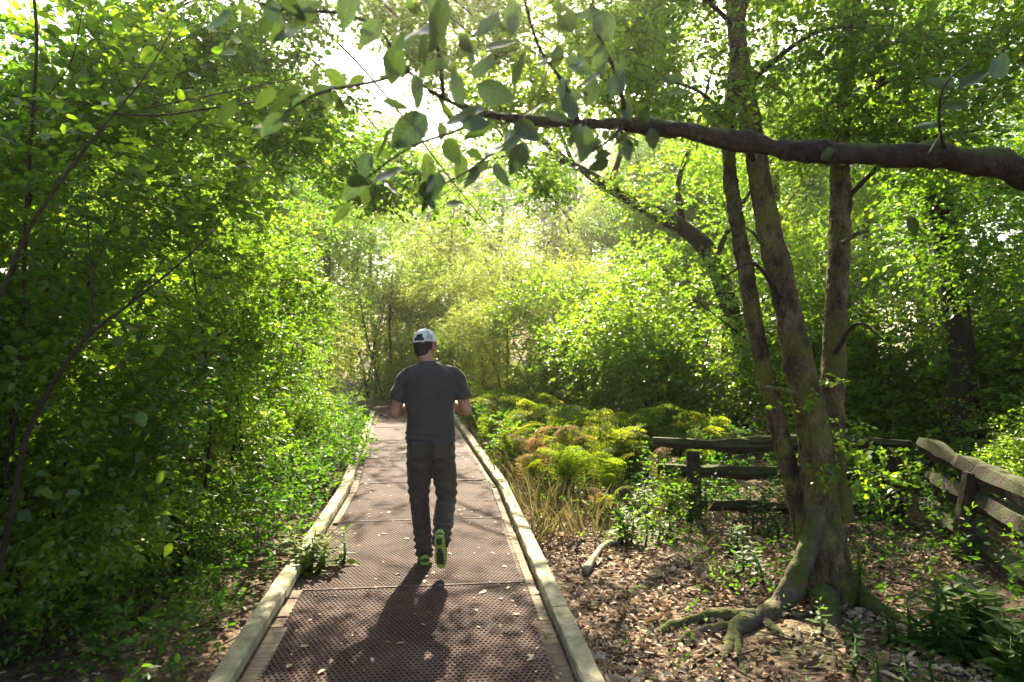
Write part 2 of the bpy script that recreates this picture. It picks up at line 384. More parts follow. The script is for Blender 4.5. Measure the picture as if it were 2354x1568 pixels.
# ------------------------------------------------------------------ boardwalk
def build_boardwalk():
    root = link('boardwalk', None, kind='structure', label='brown mesh-covered plank boardwalk leading into the wood')
    # pitched frame at distance s (metres ahead)
    def frame(y):
        x = float(path_x(y)); dy = .05
        t = unit(np.array([float(path_x(y + dy)) - float(path_x(y - dy)), 2 * dy, 0]))
        return np.array([x, y, 0]), t, np.array([t[1], -t[0], 0])
    # mesh panels with real holes, one shared mesh
    PL, PW, cell = 1.70, 1.50, .0285
    g = Geo()
    nx, ny = int(PW / cell), int(PL / cell)
    for jy in range(ny):
        xs = (np.arange(nx) + .5) * cell - nx * cell / 2 + (cell * .25 if jy % 2 else -cell * .25)
        c = np.stack([xs, np.full(nx, (jy + .5) * cell - ny * cell / 2), np.zeros(nx)], -1)
        h, r = cell / 2, cell * .31
        o = np.array([[-h, -h, 0], [h, -h, 0], [h, h, 0], [-h, h, 0]])
        i_ = np.array([[-r, -r * .75, 0], [r, -r * .75, 0], [r, r * .75, 0], [-r, r * .75, 0]])
        lo = i_ + np.array([0, 0, -.014])
        v = c[:, None] + np.concatenate([o, i_, lo])[None]
        v[:, :4, 2] += .0025
        b = np.arange(nx)[:, None, None] * 12
        q = []
        for a in range(4):
            a1 = (a + 1) % 4
            q += [(a, a1, 4 + a1, 4 + a), (4 + a, 4 + a1, 8 + a1, 8 + a)]
        g.add(v.reshape(-1, 3), None, (b + np.array(q)[None]).reshape(-1, 4), .5)
    mesh_panel = g.mesh('mesh_panel', M['mesh'])
    sg = Geo(); sg.add(*box((0, 0, 0), (PW / 2 - .01, .007, .004)))
    strip = sg.mesh('joint_strip', M['strip'])
    pg = [Geo() for _ in range(4)]
    planks = []
    for a in pg:
        a.add(*box((0, 0, 0), (.86 + rng.uniform(-.012, .012), .068, .02), jit=.004)); planks.append(a.mesh('plank', M['plank']))
    y = 1.18
    edge = 4.58
    ys = [edge + PL * k for k in range(-2, 8)]
    for y0 in ys:
        c, t, s = frame(y0 + PL / 2)
        ang = math.atan2(-t[0], t[1])
        link('mesh_panel', mesh_panel, root, c + [0, 0, rng.uniform(0, .003)], (0, 0, ang))
        c, t, s = frame(y0)
        link('joint_strip', strip, root, c + [0, 0, .006], (0, 0, math.atan2(-t[0], t[1])))
    k = 0
    while y < 19.5:
        c, t, s = frame(y)
        link('plank', planks[k % 4], root, c + [rng.uniform(-.012, .012), 0, -.036 + rng.uniform(-.003, .003)], (0, rng.uniform(-.006, .006), math.atan2(-t[0], t[1])))
        y += .148; k += 1
    # kerb rails on both sides, in lengths, with blocks beneath
    for side in (-1, 1):
        cuts = [.6, 2.1, 3.95, 5.8, 7.6, 9.6, 11.6, 13.6, 15.6, 17.6] if side > 0 else [.7, 2.5, 4.4, 6.1, 7.6, 9.4, 11.4, 13.5, 15.6, 17.7]
        for a, b in zip(cuts[:-1], cuts[1:]):
            ca, _, sa = frame(a + .06); cb, _, sb = frame(b - .06)
            off = side * .865
            pa = ca + sa * off; pb = cb + sb * off
            d = unit(pb - pa); sx = np.array([d[1], -d[0], 0])
            ln = np.linalg.norm(pb - pa) / 2 + .055
            g = Geo()
            n = 14
            w, hh = .052 + rng.uniform(-.003, .003), .032
            prof = np.array([[-w, -hh], [w, -hh], [w, hh - .012], [w - .008, hh], [-w + .008, hh], [-w, hh - .012]])
            rings = []
            for i in range(n):
                u = (i / (n - 1) - .5) * 2 * ln
                jit = rng.uniform(-.0035, .0035, (6, 2))
                rings.append(np.stack([prof[:, 0] + jit[:, 0], np.full(6, u), prof[:, 1] + jit[:, 1] + .004 * noise(np.array([u, a, 0]), 2, 1)], -1))
            v = np.concatenate(rings)
            i0 = np.arange(n - 1)[:, None] * 6; j = np.arange(6)[None]
            q = np.stack([i0 + j, i0 + 6 + j, i0 + 6 + (j + 1) % 6, i0 + (j + 1) % 6], -1).reshape(-1, 4)
            t = []
            for e in (0, (n - 1) * 6):
                for k_ in range(1, 5):
                    t.append((e, e + k_, e + k_ + 1) if e == 0 else (e, e + k_ + 1, e + k_))
            g.add(v, t, q)
            c = (pa + pb) / 2
            rz = math.atan2(-d[0], d[1])
            rail = link('kerb_rail', g.mesh('kerb_rail', M['kerb']), root, c + [0, 0, .052], (rng.uniform(-.004, .004), rng.uniform(-.02, .02), rz))
            if side > 0 or (round(a * 10) % 4):
                eg = Geo(); le = ln * (1 if side > 0 else rng.uniform(.55, .9))
                eg.add(*box((0, 0, 0), (.044 + rng.uniform(-.004, .004), le - .006, .008), jit=.004))
                link('edge_board', eg.mesh('edge_board', M['plank']), root, c - sx * side * .105 + [0, 0, -.0065], (0, rng.uniform(-.01, .01), rz))
            for f in (-.8, 0, .8):
                bg = Geo(); bg.add(*box((0, 0, 0), (.04, .06, .013)))
                link('kerb_block', bg.mesh('kerb_block', M['plank']), root, c + d * ln * f + [0, 0, .002], (0, 0, rz))
    # bearers under the deck
    for side in (-.6, .6):
        for a, b in ((.6, 7.6), (7.6, 15.6), (15.6, 18.5)):
            ca, _, sa = frame(a + .06); cb, _, sb = frame(b - .06)
            pa, pb = ca + sa * side, cb + sb * side
            d = unit(pb - pa)
            g = Geo(); g.add(*box((0, 0, 0), (.045, np.linalg.norm(pb - pa) / 2, .07)))
            link('bearer', g.mesh('bearer', M['rail']), root, (pa + pb) / 2 + [0, 0, -.135], (0, 0, math.atan2(-d[0], d[1])))
build_boardwalk()

# ------------------------------------------------------------------ the walker
def remesh(prims, voxel, smooth_it=4, disp=None, name='m', mat=None):
    g = Geo()
    for v, t, q in prims: g.add(v, t, q)
    me = g.mesh(name + '_raw', None)
    o = bpy.data.objects.new('tmp', me); COL.objects.link(o)
    md = o.modifiers.new('r', 'REMESH'); md.mode = 'VOXEL'; md.voxel_size = voxel; md.adaptivity = 0
    ms = o.modifiers.new('s', 'SMOOTH'); ms.factor = .5; ms.iterations = smooth_it
    dg = bpy.context.evaluated_depsgraph_get(); dg.update()
    m2 = bpy.data.meshes.new_from_object(o.evaluated_get(dg))
    bpy.data.objects.remove(o); bpy.data.meshes.remove(me)
    m2.name = name
    n = len(m2.vertices)
    if disp is not None:
        co = np.zeros(n * 3); m2.vertices.foreach_get('co', co); co = co.reshape(-1, 3)
        no = np.zeros(n * 3); m2.vertex_normals.foreach_get('vector', no); no = no.reshape(-1, 3)
        co = co + no * disp(co)[:, None]
        m2.vertices.foreach_set('co', co.ravel())
    m2.polygons.foreach_set('use_smooth', np.ones(len(m2.polygons), bool))
    m2.update()
    m2.materials.clear()
    if mat: m2.materials.append(mat)
    return m2

def capsule(pts, rad, sides=14, n=None):
    pts = np.asarray(pts, float); rad = np.asarray(rad, float)
    c = spline(np.c_[pts, rad], n or max(8, 5 * len(pts)))
    p, r = c[:, :3], np.maximum(c[:, 3], .003)
    d0, d1 = unit(p[0] - p[1]), unit(p[-1] - p[-2])
    hs = np.array([.3, .6, .85, .97])
    pre = [p[0] + d0 * r[0] * h for h in hs[::-1]]; prr = [r[0] * math.sqrt(1 - h * h) for h in hs[::-1]]
    post = [p[-1] + d1 * r[-1] * h for h in hs]; por = [r[-1] * math.sqrt(1 - h * h) for h in hs]
    return tube(np.vstack([pre, p, post]), np.r_[prr, r, por], sides)

def ellipsoid(c, rad, rot=None, n=18):
    th = np.linspace(0, np.pi, n)[1:-1]; ph = np.linspace(0, 2 * np.pi, n * 2, endpoint=False)
    v = [np.array([0, 0, 1.])]
    for t in th: v += [np.array([math.sin(t) * math.cos(p), math.sin(t) * math.sin(p), math.cos(t)]) for p in ph]
    v.append(np.array([0, 0, -1.])); v = np.array(v) * np.asarray(rad)
    if rot is not None: v = v @ np.asarray(rot).T
    k = len(ph); t_, q_ = [], []
    for j in range(k):
        t_.append((0, 1 + j, 1 + (j + 1) % k)); e = 1 + (len(th) - 1) * k; t_.append((len(v) - 1, e + (j + 1) % k, e + j))
    for i in range(len(th) - 1):
        for j in range(k):
            a = 1 + i * k; q_.append((a + j, a + k + j, a + k + (j + 1) % k, a + (j + 1) % k))
    return v + np.asarray(c), t_, q_

def loft(rings, sides=28, ex=2.3):
    """rings: (x, y, z, rx, ry) super-ellipse sections stacked in z"""
    ang = np.linspace(0, 2 * np.pi, sides, endpoint=False)
    c, s = np.cos(ang), np.sin(ang)
    cx = np.sign(c) * np.abs(c) ** (2 / ex); sy = np.sign(s) * np.abs(s) ** (2 / ex)
    R_ = spline(rings, len(rings) * 4)
    v = np.concatenate([np.stack([r[0] + cx * r[3], r[1] + sy * r[4], np.full(sides, r[2])], -1) for r in R_])
    n = len(R_); i0 = np.arange(n - 1)[:, None] * sides; j = np.arange(sides)[None]
    q = np.stack([i0 + j, i0 + (j + 1) % sides, i0 + sides + (j + 1) % sides, i0 + sides + j], -1).reshape(-1, 4)
    v = np.vstack([v, [[rings[0][0], rings[0][1], rings[0][2]], [rings[-1][0], rings[-1][1], rings[-1][2]]]])
    a, b = n * sides, n * sides + 1
    t = [(a, (k + 1) % sides, k) for k in range(sides)] + [(b, (n - 1) * sides + k, (n - 1) * sides + (k + 1) % sides) for k in range(sides)]
    return v, t, q

def rotz(a):
    return np.array([[math.cos(a), -math.sin(a), 0], [math.sin(a), math.cos(a), 0], [0, 0, 1]])
def rotx(a):
    return np.array([[1, 0, 0], [0, math.cos(a), -math.sin(a)], [0, math.sin(a), math.cos(a)]])
def roty(a):
    return np.array([[math.cos(a), 0, math.sin(a)], [0, 1, 0], [-math.sin(a), 0, math.cos(a)]])

def build_person():
    X0, Y0 = (990 - CX) / FPX * 5.02, 5.02
    root = link('person', None, loc=(X0, Y0, 0), rot=(0, 0, R(4)), label='person walking away in white cap, charcoal t-shirt and dark trousers', category='person')
    HC = np.array([-.045, .045, 1.615]); HR = rotz(R(-24)) @ rotx(R(-9)) @ roty(R(-3))
    H = lambda x, y, z: HC + HR @ np.array([x, y, z])
    body = []
    body.append(ellipsoid(HC, (.073, .094, .112), HR))
    body.append(ellipsoid(H(0, .03, -.055), (.056, .062, .062), HR))           # jaw
    body.append(ellipsoid(H(0, .068, -.095), (.026, .024, .02), HR))           # chin
    body.append(capsule([H(0, .088, .02), H(0, .108, -.022)], [.010, .015]))   # nose
    body.append(capsule([H(-.022, .086, -.056), H(0, .094, -.055), H(.022, .086, -.056)], [.006, .008, .006]))
    body.append(capsule([H(-.045, .078, .028), H(0, .093, .032), H(.045, .078, .028)], [.008, .01, .008]))
    for s in (-1, 1):
        body.append(ellipsoid(H(s * .075, -.006, -.012), (.010, .022, .034), HR @ rotz(s * .35)))
    body.append(capsule([H(0, -.018, -.05), (-.02, .0, 1.47), (0, .0, 1.40)], [.054, .058, .075]))
    body.append(loft([(0, 0, .86, .145, .095), (0, 0, .95, .145, .095), (0, 0, 1.15, .14, .09), (0, 0, 1.32, .165, .095), (0, 0, 1.42, .15, .085), (0, 0, 1.46, .09, .07)]))
    arms = {-1: [(-.165, 0, 1.41), (-.262, .015, 1.125), (-.10, .27, 1.16)], 1: [(.165, 0, 1.41), (.262, .03, 1.135), (.105, .27, 1.18)]}
    for s in (-1, 1):
        sh, el, wr = [np.array(p) for p in arms[s]]
        body.append(capsule([sh + [-s * .03, 0, -.02], sh + (el - sh) * .5, el], [.044, .045, .041]))
        body.append(capsule([el, el + (wr - el) * .35, wr], [.041, .043, .028]))
        d = unit(wr - el); side = unit(np.cross(d, [0, 0, 1.])) * s * -1   # towards the thumb (inwards)
        up = np.cross(side, d) * s
        body.append(capsule([wr, wr + d * .05, wr + d * .085], [.026, .033, .03]))
        for f in range(4):
            b = wr + d * .085 + up * (.027 - .018 * f)
            l = (.042, .047, .044, .034)[f]
            k1 = b + d * l * .8 + side * .010; k2 = k1 + d * l * .35 + side * l * .55; k3 = k2 - d * l * .15 + side * l * .45
            body.append(capsule([b - d * .012, k1, k2, k3], [.0092, .0088, .008, .007], 8))
        b = wr + d * .03 + up * .022 + side * .012
        body.append(capsule([b, b + d * .03 + side * .03 + up * .012, b + d * .06 + side * .038 + up * .008], [.012, .0105, .0085], 8))
    hip = {-1: (-.082, 0, .86), 1: (.086, 0, .86)}
    knee = {-1: (-.088, .075, .49), 1: (.112, .045, .495)}
    ank = {-1: (-.050, .085, .095), 1: (.086, -.255, .275)}
    for s in (-1, 1):
        body.append(capsule([hip[s], knee[s], ank[s]], [.078, .05, .036]))
    sk = link('body', remesh(body, .0055, 2, None, 'body', M['skin']), root)
    for s in (-1, 1):
        eg = Geo(); eg.add(*ellipsoid(H(s * .032, .079, .006), (.0125, .0125, .0125), None, 10))
        link('eye', eg.mesh('eye', M['eye'], True), sk)
    # t-shirt
    sh = [loft([(.002, 0, .905, .182, .128), (.002, 0, .96, .183, .126), (.002, 0, 1.05, .176, .118), (0, 0, 1.2, .186, .118), (0, 0, 1.33, .202, .122), (0, -.005, 1.40, .190, .108), (-.005, -.005, 1.458, .120, .085), (-.012, -.003, 1.492, .072, .068)], 36, 2.5)]
    for s in (-1, 1):
        a, e = np.array(arms[s][0]), np.array(arms[s][1])
        m_ = a + (e - a) * .66
        v, t, q = tube(spline([a + np.array([-s * .07, 0, .005]), a + np.array([s * .004, 0, -.022]), a + (e - a) * .3 + np.array([s * .010, 0, -.004]), m_ + np.array([s * .006, 0, 0])], 14), np.linspace(.066, .070, 14), 20)
        sh.append((v, t, q))
    def shirt_d(c):
        x, y, z = c.T
        w = .0045 * np.sin(z * 150 + 1.6 * np.sin(x * 14) + y * 9) * np.clip((1.03 - z) / .07, 0, 1)
        w += .010 * np.sin(x * 38 + 2.2 * np.sin(z * 9) + y * 16) * np.clip((1.34 - z) / .15, 0, 1) * (.4 + .6 * np.clip((z - .95) / .2, 0, 1))
        w += .009 * noise(c * np.array([1, 1, .6]), 7, 2)
        w += .004 * np.sin((z + np.abs(x) * .9) * 75) * np.clip((np.abs(x) - .13) / .06, 0, 1) * np.clip((z - 1.15) / .1, 0, 1)
        return w
    st = link('shirt', remesh(sh, .0075, 3, shirt_d, 'shirt', M['shirt']), root)
    # collar ring
    ang = np.linspace(0, 2 * np.pi, 33)
    cg = Geo(); cg.add(*tube(np.stack([-.012 + .062 * np.cos(ang), -.002 + .060 * np.sin(ang), 1.492 + .006 * np.sin(ang) * -1 + 0 * ang], -1), .009, 6, cap=False))
    link('collar', cg.mesh('collar', M['shirt'], True), st)
    # trousers
    tr = [loft([(.002, 0, .80, .165, .118), (.002, 0, .86, .178, .126), (.002, 0, .93, .170, .116), (.002, 0, 1.0, .160, .108)], 32, 2.4)]
    for s in (-1, 1):
        h, k, a = np.array(hip[s]), np.array(knee[s]), np.array(ank[s])
        a2 = a + unit(a - k) * .045
        tr.append(tube(spline(np.c_[[h + [0, 0, .02], h + [0, -.006, -.10], (h + k) / 2, k, (k + a) / 2 + [0, -.015, 0], a2], [.098, .098, .088, .075, .072, .068]], 24)[:, :3], np.interp(np.linspace(0, 1, 24), [0, .15, .35, .52, .75, 1], [.096, .098, .088, .073, .072, .066]), 20))
    tr.append(ellipsoid((-.075, -.055, .85), (.085, .078, .095)))
    tr.append(ellipsoid((.08, -.055, .85), (.085, .078, .095)))
    def tr_d(c):
        x, y, z = c.T
        w = .005 * noise(c * np.array([1, 1, .7]), 9, 4)
        kz = np.exp(-((z - .53) / .10) ** 2) + np.exp(-((z - .80) / .07) ** 2) * .8
        w += .0055 * np.sin(z * 95 + x * 38 + y * 22) * kz
        w += .007 * np.sin(z * 120 + x * 18 + 2 * np.sin(y * 25)) * np.clip((.30 - np.where(x > .02, z - .17, z)) / .12, 0, 1)
        return w
    tm = link('trousers', remesh(tr, .0075, 3, tr_d, 'trousers', M['trouser']), root)
    for s in (-1, 1):
        g = Geo(); g.add(*box((s * .082, -.1335, .868), (.052, .004, .055), rotz(s * .22).T))
        link('back_pocket', g.mesh('back_pocket', M['trouser']), tm)
    # cap
    cp = Geo()
    nu, nv = 40, 12
    cR = np.array([.086, .106, .108]); cc = np.array([0, 0, .020])
    def cpt(u, v, off=0):
        th = u * 2 * np.pi; ph = v * np.pi / 2
        return HC + HR @ (cc + (cR + off) * np.array([math.cos(ph) * math.cos(th), math.cos(ph) * math.sin(th), math.sin(ph) * 1.0]))
    V, Q = [], []
    for off in (0, -.004):
        for j in range(nv + 1):
            for i in range(nu): V.append(cpt(i / nu, j / nv * .999, off))
    S = (nv + 1) * nu
    skip = lambda i, j: abs(((i + .5) / nu * 360) - 270) < 26 and j < 4 and abs(((i + .5) / nu * 360) - 270) < 30 - j * 4
    for j in range(nv):
        for i in range(nu):
            if skip(i, j): continue
            a, b = j * nu + i, j * nu + (i + 1) % nu
            Q += [(a, b, b + nu, a + nu), (S + a + nu, S + b + nu, S + b, S + a)]
    for i in range(nu):
        if not skip(i, 0): Q.append((i, S + i, S + (i + 1) % nu, (i + 1) % nu))
    cp.add(np.array(V), None, Q)
    cap = link('cap', cp.mesh('cap', M['cap'], True), root)
    bg = Geo(); V, Q = [], []
    nb, mb = 17, 6
    for lay in (0, -.006):
        for i in range(nb):
            a = R(90 + 62 * (1 - 2 * i / (nb - 1)))
            for j in range(mb):
                e = j / (mb - 1)
                x = .086 * math.cos(a) * (1 - .05 * e); yy = .106 * math.sin(a) + e * .075 * max(0, math.sin(a)) ** .6
                V.append(HC + HR @ np.array([x, yy, .022 + lay - .014 * e - 2.4 * x * x]))
    for i in range(nb - 1):
        for j in range(mb - 1):
            a = i * mb + j; o2 = nb * mb
            Q += [(a, a + 1, a + mb + 1, a + mb), (o2 + a, o2 + a + mb, o2 + a + mb + 1, o2 + a + 1)]
        a = i * mb + mb - 1; Q.append((a, a + nb * mb, a + mb + nb * mb, a + mb))
    bg.add(np.array(V), None, Q)
    link('brim', bg.mesh('brim', M['cap'], True), cap)
    sg = Geo()
    pts = [HC + HR @ (cc + np.array([.087 * math.cos(R(a)), .107 * math.sin(R(a)), -.004])) for a in np.linspace(240, 300, 9)]
    sg.add(*tube(pts, .007, 6)); link('strap', sg.mesh('strap', M['cap'], True), cap)
    bt = Geo(); bt.add(*ellipsoid(HC + HR @ np.array([0, 0, .128]), (.009, .009, .006), None, 8)); link('button', bt.mesh('button', M['cap'], True), cap)
    # hair below the cap
    hr = remesh([ellipsoid(H(0, -.012, .012), (.079, .092, .098), HR), ellipsoid(H(0, -.052, -.045), (.056, .040, .046), HR),
                 capsule([H(-.073, .012, .01), H(-.072, .014, -.03)], [.012, .008]), capsule([H(.073, .012, .01), H(.072, .014, -.03)], [.012, .008])], .006, 2, lambda c: .0025 * noise(c, 30, 1), 'hair', M['hair'])
    # keep it off the face: flatten what would poke through in front
    co = np.zeros(len(hr.vertices) * 3); hr.vertices.foreach_get('co', co); co = co.reshape(-1, 3)
    loc = (co - HC) @ HR
    f = (loc[:, 1] > .03) & (loc[:, 2] < .03)
    loc[f] *= .82
    hr.vertices.foreach_set('co', (HC + loc @ HR.T).ravel()); hr.update()
    link('hair', hr, root)
    # shoes
    for s in (-1, 1):
        a = np.array(ank[s])
        pitch = R(0) if s < 0 else R(-66)
        RM = rotz(R(6 * -s)) @ rotx(pitch)
        def fp(x, y, z): return a + RM @ np.array([x, y, z])
        ol = np.array([(0, -.085), (.028, -.078), (.036, -.04), (.034, .02), (.043, .09), (.042, .13), (.026, .175), (0, .188), (-.024, .172), (-.038, .13), (-.040, .09), (-.031, .02), (-.034, -.04), (-.027, -.078)])
        def slab(z0, z1, sc0, sc1):
            n = len(ol)
            v = [fp(p[0] * sc0, p[1] * sc0, z0) for p in ol] + [fp(p[0] * sc1, p[1] * sc1, z1) for p in ol] + [fp(0, .05, z0), fp(0, .05, z1)]
            q = [(i, (i + 1) % n, n + (i + 1) % n, n + i) for i in range(n)]
            t = [(2 * n, (i + 1) % n, i) for i in range(n)] + [(2 * n + 1, n + i, n + (i + 1) % n) for i in range(n)]
            return np.array(v), t, q
        up = [slab(-.072, -.045, 1.0, .99)]
        for i, (z0, z1, s0, s1) in enumerate([(-.05, -.03, .97, .93)]): up.append(slab(z0, z1, s0, s1))
        pts = [fp(0, -.04, .01), fp(0, -.03, -.02), fp(0, .03, -.028), fp(0, .10, -.045), fp(0, .15, -.052)]
        up.append(capsule(pts, [.042, .044, .042, .037, .026]))
        shoe = link('shoe', remesh(up, .005, 2, None, 'shoe', M['shoe']), root)
        sg = Geo(); sg.add(*slab(-.094, -.070, 1.03, 1.05)); link('sole', sg.mesh('sole', M['lime']), shoe)
        tg = Geo()
        for (cx, cyy, hx, hy) in [(0, -.045, .018, .024), (0, .10, .024, .05), (0, .03, .016, .016)]:
            tg = Geo(); v, t, q = box((0, 0, 0), (hx, hy, .002)); v = np.array([fp(p[0] + cx, p[1] + cyy, p[2] - .0955) for p in v]); tg.add(v, t, q)
            link('tread', tg.mesh('tread', M['shoe']), shoe)
        hg = Geo(); v, t, q = capsule([fp(-.026, -.072, -.045), fp(0, -.085, -.03), fp(.026, -.072, -.045)], [.010, .013, .010]); hg.add(v, t, q)
        link('heel_tab', hg.mesh('heel_tab', M['lime'], True), shoe)
build_person()


# ------------------------------------------------------------------ birch with three stems, roots and crown
def build_birch():
    base = np.array([2.20, 4.80, float(gz(2.2, 4.8))])
    root = link('birch_tree', None, loc=base, label='three-stemmed birch with mossy roots beside the split-rail fence', category='tree')
    def part(name, geo, mat, kind=None, smooth=True, parent=None):
        return link(name, geo.mesh(name, mat, smooth, base if parent is None or True else None), parent or root, kind=kind)
    # stems (px, py, depth, radius)
    main = [(1900, 1385, 4.80, .215), (1898, 1340, 4.80, .185), (1895, 1270, 4.80, .155), (1885, 1150, 4.82, .122), (1872, 1000, 4.85, .108), (1842, 860, 4.9, .100), (1804, 680, 5.0, .096), (1770, 540, 5.05, .090), (1740, 370, 5.15, .080), (1714, 200, 5.3, .072), (1690, 40, 5.5, .066), (1680, -200, 5.8, .055), (1700, -600, 6.3, .035)]
    left = [(1868, 1290, 4.85, .10), (1842, 1180, 4.9, .075), (1806, 1050, 4.95, .066), (1778, 930, 5.0, .062), (1742, 780, 5.05, .062), (1710, 600, 5.15, .058), (1684, 450, 5.25, .054), (1676, 300, 5.4, .048), (1700, 60, 5.7, .048), (1730, -300, 6.2, .035)]
    right = [(1925, 1200, 4.98, .12), (1915, 1080, 5.05, .098), (1912, 950, 5.15, .088), (1918, 800, 5.25, .086), (1926, 640, 5.35, .088), (1932, 470, 5.5, .080), (1935, 300, 5.7, .070), (1960, 60, 6.0, .058), (2010, -300, 6.5, .04)]
    for nm, st, k in (('stem', main, 1), ('stem', left, 2), ('stem', right, 3)):
        c = np.array([np.r_[P(a, b, d), r] for a, b, d, r in st])
        if nm == 'stem' and st is main: c[0][2] = base[2] - .12
        s = spline(c, 240)
        g = Geo(); v, t, q = tube(s[:, :3], s[:, 3], 44, .09, 3.2, k, fine=.010); 
        if st is main:
            h = v[:, 2] - base[2]; cxy = np.array([base[0], base[1]])
            dv = v[:, :2] - cxy; ang = np.arctan2(dv[:, 1], dv[:, 0])
            v[:, :2] += dv * (np.clip(.55 - h, 0, .6) * .9 * np.maximum(0, np.sin(ang * 4 + .6)))[:, None]
        g.add(v, t, q); part('stem', g, M['bark_birch'])
    # broken limb stubs on the stems
    for (a, b, d, dx, dy, r) in [(1820, 905, 4.72, -70, -12, .022), (1938, 560, 5.2, 60, -30, .02), (1752, 560, 4.95, -45, -40, .016)]:
        p0, p1 = P(a, b, d), P(a + dx, b + dy, d - .12)
        g = Geo(); g.add(*tube(spline([p0, (p0 + p1) / 2 + [0, 0, .02], p1], 8), np.linspace(r, r * .5, 8), 8, .2, 8)); part('limb_stub', g, M['bark_birch'])
    # roots: ground-hugging
    def gp(px, py, lift=0.0):
        d = FPX * (CAM_H + .13) / (py - CY); x = (px - CX) / FPX * d
        return np.array([x, d, float(gz(x, d)) + lift])
    up = lambda px, py, d: P(px, py, d)
    rs = [([np.r_[up(1880, 1120, 4.80), .04], np.r_[up(1872, 1210, 4.73), .065], np.r_[up(1842, 1300, 4.64), .072], np.r_[gp(1790, 1395, .05), .070], np.r_[gp(1730, 1432, .035), .058], np.r_[gp(1690, 1455, .02), .045], np.r_[gp(1660, 1510, .0), .03], np.r_[gp(1630, 1560, -.03), .015]]),
          ([np.r_[gp(1735, 1428, .05), .055], np.r_[gp(1660, 1425, .04), .042], np.r_[gp(1590, 1428, .03), .036], np.r_[gp(1530, 1437, .02), .028], np.r_[gp(1500, 1462, -.01), .016], np.r_[gp(1490, 1500, -.03), .008]]),
          ([np.r_[gp(1700, 1448, .03), .035], np.r_[gp(1640, 1452, .03), .024], np.r_[gp(1580, 1462, .02), .02], np.r_[gp(1545, 1480, .0), .013], np.r_[gp(1520, 1505, -.02), .007]]),
          ([np.r_[gp(1690, 1455, .02), .034], np.r_[gp(1700, 1500, .015), .024], np.r_[gp(1712, 1550, .005), .016], np.r_[gp(1735, 1620, -.03), .008]]),
          ([np.r_[gp(1760, 1430, .02), .03], np.r_[gp(1800, 1475, .01), .02], np.r_[gp(1850, 1520, -.02), .01]]),
          ([np.r_[gp(1950, 1380, .10), .10], np.r_[gp(2010, 1405, .04), .06], np.r_[gp(2080, 1425, .0), .035], np.r_[gp(2140, 1460, -.03), .015]]),
          ([np.r_[gp(1900, 1390, .08), .09], np.r_[gp(1905, 1430, .02), .055], np.r_[gp(1925, 1480, -.03), .02]])]
    for i, r in enumerate(rs):
        s = spline(np.array(r), 80); s[:, 2] -= .012 + .012 * noise(s[:, :3], 4, 1); g = Geo(); g.add(*tube(s[:, :3], s[:, 3], 18, .26, 7.0, i % 6, fine=.006)); part('root', g, M['root'])
    # high crown
    tw = Geo()
    lobes = [(2.2, 6.0, 5.2, 1.9, 1.6, 1.0), (1.2, 6.6, 6.4, 1.6, 1.5, 1.2), (3.0, 6.4, 6.8, 1.8, 1.5, 1.4), (2.2, 6.6, 8.3, 1.5, 1.5, 1.6), (3.8, 5.4, 4.6, 1.4, 1.2, .8)]
    g = crown(lobes, 4200, .055, .72, .34, 9, 'diamond', .35, 2.0, -.1, 1.1, 2, 21, tw)
    link('crown', g.mesh('crown', M['leaf_birch'], False, base), root, kind='stuff')
    # branches within view carrying leaves
    for i, (a, b) in enumerate([((1712, 200, 5.3), (2050, 60, 4.6)), ((1932, 470, 5.5), (2250, 300, 4.8)), ((1735, 370, 5.1), (1500, 180, 4.7)), ((1690, 60, 5.4), (1450, -20, 5.0)), ((1930, 300, 5.7), (2150, 180, 5.3)), ((1915, 820, 5.2), (2030, 780, 4.6)), ((1800, 690, 4.95), (1660, 640, 4.5))]):
        p0, p1 = P(*a), P(*b); mid = (p0 + p1) / 2 + [0, 0, .18]
        s = spline([p0, mid, p1], 14); gb = Geo(); gb.add(*tube(s, np.linspace(.022, .006, 14), 7, .1)); part('branch', gb, M['twig'])
    lo2 = []
    for (a, b, d, r) in [(1560, 150, 4.9, .62), (1450, 60, 5.0, .6), (1700, 40, 4.9, .6), (1860, 120, 5.0, .55), (2050, 90, 4.7, .55), (2230, 220, 4.9, .6), (2150, 330, 5.0, .5), (1640, 250, 4.7, .42), (2300, 60, 4.8, .5), (2000, 250, 5.2, .5), (1850, 270, 5.4, .5)]:
        lo2.append((*P(a, b, d), r, r, r * .6))
    gg = np.random.default_rng(65)
    for a in range(1380, 2420, 100):
        for b in range(-60, 330, 95):
            x_, y_ = a + gg.normal() * 30, b + gg.normal() * 28
            if b > 230 and x_ < 1750: continue
            lo2.append((*P(x_, y_, gg.uniform(5.0, 7.2)), .42, .42, .3))
    tw2 = Geo()
    g2 = crown(lo2, 2600, .058, .78, .30, 8, 'oval', .3, 1.0, -.4, 1.4, 2, 22, tw2, flat=.4)
    link('low_foliage', g2.mesh('low_foliage', M['leaf_birch'], False, base), root, kind='stuff')
    link('fine_twigs', tw2.mesh('fine_twigs', M['twig'], False, base), root, kind='stuff')
    # small tufts that grow from the lower stems
    lo3 = [(*P(1830, 920, 4.62), .16, .14, .07), (*P(1900, 880, 4.75), .20, .15, .12), (*P(1950, 1000, 4.8), .25, .2, .16), (*P(1900, 1090, 4.6), .16, .14, .1), (*P(2000, 1080, 4.9), .32, .28, .22)]
    g3 = crown(lo3, 60, .055, .8, .18, 6, 'oval', .3, .6, -9, 1, 2, 23)
    link('shoot_leaves', g3.mesh('shoot_leaves', M['leaf_hazel'], False, base), root, kind='stuff')
build_birch()

